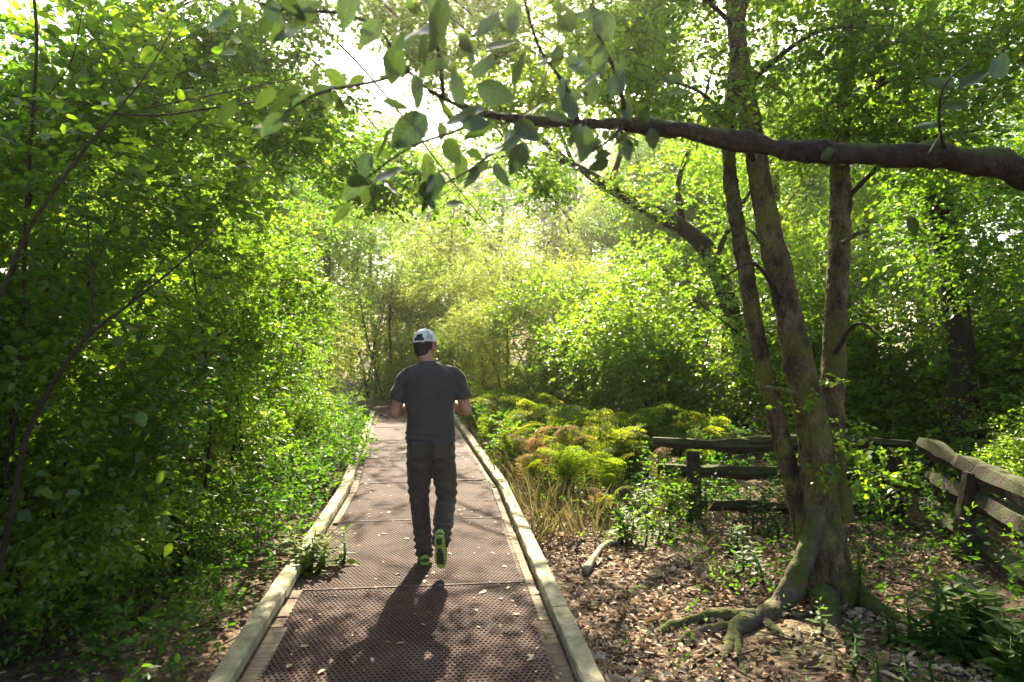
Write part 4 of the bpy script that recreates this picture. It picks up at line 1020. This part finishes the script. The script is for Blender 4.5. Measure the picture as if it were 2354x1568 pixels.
def build_leaner():
    base = np.array(at_ground(5.15, 7.7))
    root = link('leaning_tree', None, loc=base, label='dark leaning trunk crossing the top of the picture above the mossy limb', category='tree')
    tr = [np.r_[base + [0, 0, -.1], .17], np.r_[base + [-.05, 0, 1.2], .14], np.r_[P(2170, 520, 7.5), .13], np.r_[P(2100, 320, 7.3), .12], np.r_[P(2020, 150, 7.1), .115], np.r_[P(1940, 0, 7.0), .105], np.r_[P(1860, -180, 7.0), .09], np.r_[P(1800, -420, 7.2), .05]]
    s = spline(np.array(tr), 60); g = Geo(); g.add(*tube(s[:, :3], s[:, 3], 14, .12, 2.6, 1)); link('trunk', g.mesh('trunk', M['bark_dark'], True, base), root)
    lo = [(*P(1850, -150, 7.0), 1.2, 1.0, .7), (*P(2150, -40, 7.2), 1.1, 1.0, .6), (*P(2250, 150, 7.4), .9, .8, .5), (*P(2300, 420, 7.4), .9, .8, .5), (*P(2130, 420, 6.9), .6, .4, .5), (*P(2190, 600, 7.0), .7, .4, .6), (*P(2060, 250, 6.8), .35, .3, .3)]
    for c in lo:
        e = np.array(c[:3]); i = int(np.argmin(np.linalg.norm(s[:, :3] - e, axis=1)))
        s2 = spline([s[i, :3], (s[i, :3] + e) / 2 + [0, 0, .15], e], 10); g = Geo(); g.add(*tube(s2, np.linspace(.035, .008, 10), 6, .1)); link('branch', g.mesh('branch', M['bark_dark'], True, base), root)
    g = crown(lo, 1500, .07, .72, .34, 8, 'oval', .25, 1.2, -.2, 1.2, 1, 62)
    link('crown', g.mesh('crown', M['leaf_birch'], False, base), root, kind='stuff')
build_leaner()

# --- tall background trees
def make_tree(seed, h, lobes, n, ll, mat, bark, label, group, loc, gap=-.12, r0=.14, k=8, droop=.3, tl=.5):
    g_ = np.random.default_rng(seed)
    root = link('woodland_tree', None, loc=loc, label=label, category='tree', group=group)
    tr = [np.r_[0, 0, -.15, r0 * 1.35], np.r_[0, 0, .35, r0], np.r_[g_.normal() * .15, g_.normal() * .15, h * .35, r0 * .8], np.r_[g_.normal() * .3, g_.normal() * .3, h * .7, r0 * .5], np.r_[g_.normal() * .3, g_.normal() * .3, h, r0 * .12]]
    s = spline(np.array(tr), 40); g = Geo(); g.add(*tube(s[:, :3], s[:, 3], 12, .1, 2.0, seed % 6)); link('trunk', g.mesh('trunk', M[bark], True), root)
    for lo in lobes:
        i = int(np.clip((lo[2] - 1.0) / h, .1, .9) * 39); s2 = spline([s[i, :3], (s[i, :3] + lo[:3]) / 2 + [0, 0, .25], np.array(lo[:3])], 10)
        g = Geo(); g.add(*tube(s2, np.linspace(r0 * .3, .012, 10), 6, .1)); link('branch', g.mesh('branch', M[bark], True), root)
    g = crown(lobes, n, ll, .68, tl, k, 'diamond', droop, 1.5, gap, .8, seed % 6, seed)
    link('crown', g.mesh('crown', M[mat], False), root, kind='stuff')
    return root
TA = [(0, 0, 3.6, 1.7, 1.7, 1.0), (.9, .3, 5.2, 1.7, 1.6, 1.1), (-.8, -.2, 6.2, 1.8, 1.7, 1.2), (.2, .1, 8.0, 1.7, 1.7, 1.5), (0, 0, 9.8, 1.2, 1.2, 1.2)]
TB = [(.3, 0, 1.6, 1.5, 1.5, 1.2), (-.3, .2, 3.2, 1.6, 1.6, 1.2), (.4, -.2, 5.0, 1.7, 1.6, 1.3), (-.2, 0, 6.9, 1.4, 1.4, 1.3), (.1, 0, 8.4, .9, .9, 1.0)]
TC = [(0, 0, 1.2, 1.7, 1.7, 1.2), (.3, .3, 2.9, 1.5, 1.5, 1.2), (-.2, -.1, 4.6, 1.2, 1.2, 1.2), (0, 0, 6.0, .8, .8, 1.0)]
GA, GB, GC = 'tall birches in the hazy wood', 'leafy maples in the hazy wood', 'pale willows where the path bends'
LA = 'tall birch with thin crown standing among the hazy trees'
LB_ = 'broad leafy tree standing in the wood, green down to the ground'
LC = 'pale feathery willow in the haze beyond the walker'
ta = make_tree(71, 10.8, TA, 3000, .085, 'leaf_birch', 'bark_birch', LA, GA, at_ground(5.6, 14.5), gap=.08)
tb = make_tree(72, 9.2, TB, 4200, .092, 'leaf_hazel', 'bark_dark', LB_, GB, at_ground(-6.2, 17.0))
tc = make_tree(73, 6.8, TC, 2500, .085, 'leaf_willow', 'bark_dark', LC, GC, at_ground(-1.9, 22.5), tl=.45, gap=.05, r0=.07)
# heights shaped to let sunlight past: low by the path, high far behind
for src, h0, spots in ((ta, 10.8, [(6.6, 10.0, 1, 8), (8.6, 16.5, 2, 10), (4.2, 20.5, 3, 8), (10.4, 10.2, 4, 9), (6.4, 20.5, 5, 11), (-7.4, 11.0, 2.5, 6.6), (-9.6, 15.5, .5, 8.4), (11.6, 14.2, 1.7, 10.5), (4.0, 25.5, 4.4, 11), (-8.6, 8.0, 3.3, 5.4), (12, 20, 3, 12), (-12.5, 13, 1.9, 8.2)]),
                   (tb, 9.2, [(-8.0, 19.5, 1.2, 10.4), (-5.6, 20.2, 2.6, 9.0), (-11.5, 20.5, 3.9, 10.8), (9.6, 23.0, .4, 12), (14.5, 17.5, 4.9, 11), (4.8, 21.5, 5.6, 10), (-7.4, 23.5, 4.4, 10), (6.9, 25.5, .9, 11), (5.0, 24.4, 5.2, 8.8), (10.8, 26, 2.4, 11.5), (6.4, 30, 1.8, 13), (-3.2, 36, 3, 13), (-1.0, 38, 2.1, 14), (4.2, 37, 4.0, 14), (10, 36, 5.5, 14.5), (1.6, 36, 1.1, 13), (7, 33, 2.2, 14), (-12.6, 33, 4.2, 14), (-8.0, 34, 2.0, 12), (-5.4, 37, .6, 13), (14, 28, .2, 15), (-15, 27, 2.2, 14), (20, 24, 3.2, 13.5), (-16.5, 19, 5.2, 10.5), (18, 13, 1.1, 11), (-17, 11, .7, 8)]),
                   (tc, 6.8, [(-.1, 16.6, 2.2, 3.8), (1.5, 18.6, .7, 4.6), (-3.4, 19.4, 1.9, 4.2), (-.6, 20.4, 5.0, 4.4), (-3.6, 25.0, 1.0, 6.2), (2.2, 26.8, 3.1, 7.0), (-.8, 29.5, 4.4, 7.4), (4.6, 27.5, 5.2, 10), (-6.0, 30.5, .3, 12)])):
    for x, y, rz, h in spots:
        c = copy_tree(src); c.location = at_ground(x, y); c.rotation_euler = (0, 0, rz); c.scale = (h / h0,) * 3

# ------------------------------------------------------------------ ferns
def frond_mesh(name, mat, seed, n=17, arch=.55, w=.30):
    """one arching frond of unit length with pinnae made of small leaflets"""
    g_ = np.random.default_rng(seed); geo = Geo()
    t = np.linspace(0, 1, 26)
    ax = np.stack([np.zeros(26), t * (1 - .12 * t), arch * (np.sin(t * 2.3) * .75 - .25 * t * t)], -1)
    geo.add(*tube(ax, np.linspace(.010, .002, 26), 4), r=.3)
    for i in range(n):
        f = .16 + .82 * i / n
        p = np.array([np.interp(f, t, ax[:, k]) for k in range(3)]); tn = unit(np.array([np.interp(min(1, f + .03), t, ax[:, k]) for k in range(3)]) - p)
        l = w * (1 - f) ** .7 * min(1, (f + .05) * 2.2) + .015
        for s in (-1, 1):
            d = unit(np.array([s, 0, 0]) + tn * .45 + g_.normal(size=3) * .06 + [0, 0, -.12])
            nr = unit(np.cross(d, np.cross([0, 0, 1.], d)) + g_.normal(size=3) * .12)
            m = max(3, int(l / .030))
            q = np.linspace(.12, .98, m)
            pos = p + d * (l * q)[:, None] - np.array([0, 0, 1.]) * (l * .18 * q ** 2)[:, None]
            sd = np.cross(d, nr)
            for s2 in (-1, 1):
                ld = sd * s2 + d * .5
                leaves(geo, pos, np.broadcast_to(ld, pos.shape), np.broadcast_to(nr, pos.shape) + g_.normal(size=pos.shape) * .2, .052 * (1.05 - .6 * q) * (.6 + l * 2), .024 * (1.1 - .4 * q), 'diamond', .2, .1, np.clip(g_.normal(.5, .22) + g_.normal(size=m) * .1, 0, 1))
    return geo.mesh(name, mat, False)
FR = {k: [frond_mesh('frond', M[m], 100 + i + 10 * j, arch=.45 + .25 * i) for i in range(3)] for j, (k, m) in enumerate([('g', 'fern_green'), ('y', 'fern_yellow'), ('d', 'fern_dead')])}
def fern(x, y, kinds, n, size, label, name='bracken', group='bracken clumps by the boardwalk', lean=(.35, .85)):
    root = link(name, None, loc=at_ground(x, y), label=label, category='fern', group=group)
    a0 = rng.uniform(0, 6.28)
    for i in range(n):
        k = kinds[i % len(kinds)]
        a = a0 + i * 2.4 + rng.normal() * .25
        link('frond', FR[k][i % 3], root, (rng.normal() * .05, rng.normal() * .05, -.02), (R(78) - rng.uniform(*lean), rng.normal() * .12, a), size * rng.uniform(.65, 1.15))
for x, y, k, n, s, lb in [
    (.62, 7.6, 'ygg', 10, .62, 'yellowing bracken clump closest to the kink in the kerb'),
    (1.25, 8.3, 'ggy', 12, .80, 'yellow-green bracken clump in full sun in front of the fence end'),
    (.42, 8.9, 'ddy', 9, .72, 'dead tan bracken drooping beside the kerb'),
    (.95, 9.5, 'ggg', 12, .85, 'green and yellow bracken clump behind the dead tan one'),
    (1.8, 9.3, 'gyg', 12, .85, 'yellow bracken clump behind the fence end'),
    (.2, 10.4, 'ggy', 11, .80, 'green bracken clump beside the kerb past the dead tan one'),
    (1.3, 10.6, 'ygg', 11, .85, 'bracken clump under the sunlit yellow-green bush'),
    (2.6, 9.0, 'gyy', 10, .75, 'bracken clump behind the crossing fence rails'),
    (-.25, 11.8, 'ggg', 12, .85, 'pale green bracken clump by the farther kerb'),
    (.7, 12.2, 'ggy', 11, .9, 'pale bracken clump in the haze right of the walker'),
    (1.75, 7.5, 'gyd', 8, .55, 'small bracken tuft at the fence end post'),
    (.95, 6.9, 'dyd', 7, .42, 'small brown dry bracken tuft on the leaf litter'),
    (-.75, 13.6, 'ggg', 11, .9, 'faint green bracken clump where the kerb disappears'),
    (-2.75, 8.9, 'ggg', 10, .75, 'green fern clump overhanging the kerb across from the bracken'),
    (-3.2, 10.9, 'ggy', 10, .85, 'green fern clump overhanging the farther kerb by the hazels'),
    (-2.3, 2.75, 'ggg', 7, .34, 'lone bright fern at the lower picture corner'),
    (-1.62, 2.98, 'ggg', 5, .26, 'tiny fern sprig beside the boardwalk in dark soil'),
    (-3.6, 12.6, 'ggg', 10, .9, 'hazy green fern clump at the bend by the hazels')]:
    fern(x, y, k, int(n * 1.5) if s > .5 else n, s * (1.15 if s > .5 else 1), lb)

for x, y, k, n, s, lb in [
    (1.0, 7.55, 'ygg', 12, .7, 'bright yellow-green bracken clump between the dry tuft and the fence'),
    (.85, 8.75, 'ydy', 12, .8, 'yellow and brown bracken clump touching the dead tan one'),
    (1.5, 8.9, 'ggy', 14, .85, 'tallest yellow-green bracken clump left of the fence end'),
    (.6, 11.2, 'ggy', 14, .9, 'light green bracken between kerb and sunlit bush'),
    (2.2, 8.2, 'gyg', 12, .7, 'green bracken showing above the crossing fence rails'),
    (.28, 8.15, 'yyd', 9, .6, 'pale straw-yellow bracken leaning on the kerb'),
    (.05, 9.6, 'gyy', 12, .85, 'feathery yellow-green bracken against the kerb past the dead one'),
    (-.2, 10.9, 'ggy', 12, .9, 'feathery light green bracken against the farther kerb'),
    (.75, 10.1, 'gyg', 14, .95, 'tall feathery bracken in the middle of the sunny patch'),
    (1.35, 9.6, 'yyg', 14, .95, 'tall yellow feathery bracken behind the sunny patch'),
    (-.5, 12.7, 'ggg', 12, .95, 'light bracken clump beside the kerb in the haze'),
    (1.5, 11.9, 'ggy', 14, 1.0, 'broad bracken clump in front of the broad bush'),
    (2.0, 10.2, 'ygg', 14, .9, 'tall bracken clump at the foot of the sunlit bush')]:
    fern(x, y, k, n, s, lb)

# ------------------------------------------------------------------ leafy herbs
HL = [big_leaf_mesh('leaf', M['leaf_herb'], 1, .42, 0, 20 + k) for k in range(3)]
YL = [big_leaf_mesh('leaf', M['fern_yellow'] if k == 1 else M['fern_green'], 1, .36, 0, 30 + k) for k in range(3)]
HS = Geo(); HS.add(*tube([(0, 0, -.05), (.01, 0, .4), (0, .02, 1.0)], [.012, .010, .004], 5)); HS = HS.mesh('stem', M['leaf_herb'], True)
def herb(x, y, h, whorls, ll, label, name='leafy_plant', group=None, stems=1, spread=.08, z=None, lean=None, leafs=None):
    loc = list(at_ground(x, y))
    if z is not None: loc[2] = z
    root = link(name, None, loc=loc, label=label, category='plant', group=group)
    for s in range(stems):
        b = np.array([rng.normal() * spread, rng.normal() * spread, 0]) if s else np.zeros(3)
        hh = h * rng.uniform(.7, 1.1); tx, ty = rng.normal(size=2) * .12
        if lean: tx += lean[0]; ty += lean[1]
        link('stem', HS, root, b, (tx, ty, 0), (1, 1, hh))
        Rm = np.array(Euler((tx, ty, 0)).to_matrix())
        for w in range(whorls):
            f = .2 + .8 * w / max(1, whorls - 1)
            for i in range(3 if w < whorls - 1 else 4):
                a = w * 1.1 + i * 2.09 + rng.normal() * .2
                l = ll * (1.05 - .5 * f) * rng.uniform(.75, 1.15)
                link('leaf', (leafs or HL)[(w + i) % 3], root, b + Rm @ np.array([0, 0, hh * f]), (R(28 - 30 * (1 - f)) + rng.normal() * .18, rng.normal() * .2, a), l)
def gpx(px, py):
    d = FPX * (CAM_H + .13) / (py - CY); return (px - CX) / FPX * d, d
HERBS = [((2240, 1500), .34, 5, .22, 9, 'broad green plant clump in the lower corner beside the fence'),
         ((2330, 1560), .32, 5, .20, 7, 'green plant clump cut by the picture edge below the fence'),
         ((2150, 1520), .26, 6, .14, 6, 'narrow-leaved plant next to the broad green clump'),
         ((1965, 1400), .36, 7, .09, 2, 'upright leafy sprig against the birch foot'),
         ((1890, 1470), .16, 4, .10, 2, 'small star-leaved plant below the birch foot'),
         ((1960, 1560), .20, 5, .09, 2, 'small star-leaved plant at the bottom picture edge'),
         ((2060, 1490), .20, 4, .10, 2, 'low star-leaved plant between the birch and the broad clump'),
         ((1440, 1250), .34, 6, .14, 5, 'bushy green plant growing at the end of the fallen branch'),
         ((1540, 1240), .22, 5, .10, 4, 'low green plant between the fallen branch and the fence'),
         ((1690, 1270), .24, 5, .11, 4, 'low green plant beside the mossy root'),
         ((1740, 1320), .26, 5, .11, 4, 'leafy plant tucked behind the mossy root'),
         ((1480, 1180), .34, 6, .12, 4, 'upright green plant in front of the fence end'),
         ((2080, 1590), .18, 4, .10, 2, 'tiny star-leaved plant low in the corner'),
         ((1770, 1230), .34, 6, .10, 3, 'leafy plant against the birch under the crossing rails'),
         ((1600, 1190), .26, 5, .11, 4, 'leafy plant below the lowest crossing rail'),
         ((1330, 1150), .24, 5, .10, 3, 'small plant among the yellow bracken')]
for (px, py), h, w, ll, st, lb in HERBS:
    x, y = gpx(px, py); herb(x, y, h, w, ll, lb, stems=st, group='leafy plants on the woodland floor', spread=.10)
# the sprig that grows through the boardwalk edge
herb(-1.46, 4.92, .26, 6, .15, 'yellow-green willow sprig growing through the boardwalk edge', 'willow_sprig', stems=9, spread=.09, z=-.02, leafs=YL)
herb(-2.02, 7.65, .20, 5, .13, 'leafy sprig spilling over the kerb farther along', 'willow_sprig', stems=7, spread=.12, z=.0, lean=(0, .5), leafs=YL)

# ------------------------------------------------------------------ ground cover and litter
def ground_cover():
    geo = Geo(); g = np.random.default_rng(81)
    def patch(n, fx, fy, hmax, ll, k=7, lo=.02):
        y = g.uniform(*fy, n); x = fx(y, g.random(n))
        z = gz(x, y) + lo; h = hmax * g.random(n) ** .8
        keep = noise(np.stack([x, y, 0 * x], -1), 1.4, 2) > -.25
        x, y, z, h = x[keep], y[keep], z[keep], h[keep]
        p = np.stack([x, y, z + h], -1); N = len(p)
        d = g.normal(size=(N, 3)); d[:, 2] = np.abs(d[:, 2]) * .8 + .2
        twig_leaves(geo, p, d, .2 * g.uniform(.6, 1.3, N), k, ll, .6, 'oval', .45, .2, None, rj=np.clip(.5 + .5 * noise(p, 1.2, 4) + g.normal(size=N) * .15, 0, 1), rg=g)
    ed = lambda y, off: path_x(y) - off
    patch(1300, lambda y, u: ed(y, .97) - u * 1.3, (4.9, 9), .6, .06)
    patch(500, lambda y, u: ed(y, .74) - u * .5, (8.4, 15), .35, .065, lo=.1)
    patch(1300, lambda y, u: ed(y, .90) - u * 1.6, (8.5, 16), .7, .07)
    patch(2400, lambda y, u: path_x(y) + .96 + u * 3.2, (8.8, 17), .65, .065)
    patch(500, lambda y, u: path_x(y) + 1.2 + u * 2.2, (6.6, 9.2), .22, .05)
    patch(500, lambda y, u: 1.4 + u * 2.6, (6.3, 7.6), .5, .055)
    patch(400, lambda y, u: 2.9 + u * 1.4, (3.6, 6.6), .5, .055)
    patch(700, lambda y, u: 2.2 + u * 5, (6.8, 10), .6, .06)
    patch(800, lambda y, u: ed(y, 1.12) - u * 1.6, (3.0, 5.6), .32, .055)
    patch(520, lambda y, u: .7 + u * 3.2, (4.5, 7.4), .10, .045, 5)
    patch(70, lambda y, u: .6 + u * 3.4, (2.8, 4.4), .07, .035, 4)
    patch(500, lambda y, u: 3.9 + u * 3.2, (3.6, 8), .55, .06)
    patch(900, lambda y, u: path_x(np.minimum(y, 15.6)) - 2 + u * 8, (15.8, 24), 1.1, .085)
    link('ground_cover', geo.mesh('ground_cover', M['leaf_herb']), kind='stuff', label='low green herbs and brambles covering the woodland floor', category='ground cover')
ground_cover()

def litter():
    geo = Geo(); g = np.random.default_rng(82)
    def scat(n, x0, x1, y0, y1, ll):
        y = g.uniform(y0, y1, n); x = g.uniform(x0, x1, n)
        k = np.abs(x - path_x(y)) > .95
        k &= noise(np.stack([x, y, 0 * x], -1), 2.2, 3) > g.normal(size=n) * .45 - .25
        x, y = x[k], y[k]; N = len(x)
        p = np.stack([x, y, gz(x, y) + g.uniform(.004, .03, N)], -1)
        d = g.normal(size=(N, 3)) * [1, 1, .25]; nr = np.array([0, 0, 1.]) + g.normal(size=(N, 3)) * .45
        l = ll * g.uniform(.5, 1.3, N)
        leaves(geo, p, d, nr, l, l * g.uniform(.4, .75, N), 'oval', .35, .2, np.clip(.42 + .35 * noise(p, 1.6, 1) + g.normal(size=N) * .26, 0, 1))
    scat(24000, -.2, 3.8, 2.6, 7.6, .05)
    scat(4000, 3.5, 6, 3, 8, .055)
    scat(6000, -4.5, -1.1, 2.0, 7.5, .05)
    scat(5000, -1, 5, 7.5, 12, .06)
    gr = Geo(); n = 1100
    y = g.uniform(6.0, 12.5, n); x = path_x(y) + .96 + np.abs(g.normal(size=n)) * .7
    p = np.stack([x, y, gz(x, y)], -1); d = g.normal(size=(n, 3)) * [.45, .45, .1] + [0, 0, 1.]
    l = g.uniform(.12, .45, n); leaves(gr, p, d, g.normal(size=(n, 3)), l, .007, 'lance', .2, .25)
    link('dry_grass', gr.mesh('dry_grass', M['straw']), kind='stuff', label='straw-coloured dry grass along the kerb', category='grass')
    scat(700, .5, 3.8, 2.7, 6.5, .095)
    link('leaf_litter', geo.mesh('leaf_litter', M['litter']), kind='stuff', label='dry brown leaf litter carpeting the woodland floor', category='leaf litter')
    tg = Geo()
    for i in range(420):
        y = g.uniform(2.7, 7.5); x = g.uniform(.55, 3.8) if i % 4 else g.uniform(-3.5, -1.5)
        if abs(x - float(path_x(y))) < 1.0: continue
        a = g.uniform(0, 6.28); l = g.uniform(.08, .4); z = float(gz(x, y)) + .02
        c = np.array([x, y, z]); d = np.array([math.cos(a), math.sin(a), g.normal() * .08])
        tg.add(*tube(spline([c - d * l / 2, c + g.normal(size=3) * [.02, .02, .006], c + d * l / 2], 5), [.004, .005, .004, .003, .002], 4))
    link('fallen_twigs', tg.mesh('fallen_twigs', M['twig']), kind='stuff', label='thin dry twigs scattered over the leaf litter', category='twigs')
litter()

# ------------------------------------------------------------------ fallen branch, sticks, leaves on the boardwalk
def sticks():
    defs = [('short sunlit fallen branch with a sawn end on the leaf litter', [(1345, 1312), (1368, 1285), (1392, 1262), (1425, 1250)], .030, .022),
            ('pale stick lying near the sloping fence', [(2090, 1245), (2120, 1248), (2150, 1256)], .02, .014),
            ('broken grey stick at the bottom picture edge under the roots', [(1990, 1530), (2040, 1540), (2085, 1538)], .02, .015),
            ('thin pale stick lying across the litter below the roots', [(1560, 1545), (1640, 1500), (1690, 1475)], .010, .006)]
    for lb, pts, r0, r1 in defs:
        c = []
        for px, py in pts:
            x, y = gpx(px, py); c.append((x, y, float(gz(x, y)) + r0 * .8))
        b = np.array(c[0]); s = spline(c, 16); g = Geo(); g.add(*tube(s, np.linspace(r0, r1, 16), 9, .12, 8, 1))
        link('fallen_branch', g.mesh('fallen_branch', M['kerb'] if r0 > .025 else M['rail'], True, b), loc=b, label=lb, category='branch')
    fm = [big_leaf_mesh('fallen_leaf', M['fallen'], 1, .62, 0, 40 + k) for k in range(6)]
    g = np.random.default_rng(91)
    n = 0
    while n < 290:
        y = 2.9 + 8 * g.random() ** 1.5; off = g.uniform(-.78, .78)
        if g.random() < .35: off = np.sign(off) * g.uniform(.55, .80)
        x = float(path_x(y)) + off
        link('fallen_leaf', fm[n % 6], loc=(x, y, .008 + .004 * g.random()), rot=(g.normal() * .12, g.normal() * .12, g.uniform(0, 6.28)), scale=float(g.uniform(.014, .026) if g.random() < .6 else g.uniform(.026, .05)),
             label='small pale dry leaf lying on the brown boardwalk', category='leaf', group='dry leaves on the boardwalk')
        n += 1
sticks()

# ------------------------------------------------------------------ haze
def build_haze():
    g = Geo(); g.add(*box((0, 5, 12.0), (76, 76, 14.0)))
    m, nt, out = mat_new('haze')
    v = nt.nodes.new('ShaderNodeVolumePrincipled')
    v.inputs['Color'].default_value = (1.0, .93, .80, 1); v.inputs['Density'].default_value = .0019; v.inputs['Anisotropy'].default_value = .87
    nt.links.new(v.outputs[0], out.inputs['Volume'])
    link('haze', g.mesh('haze', m), kind='stuff')
build_haze()
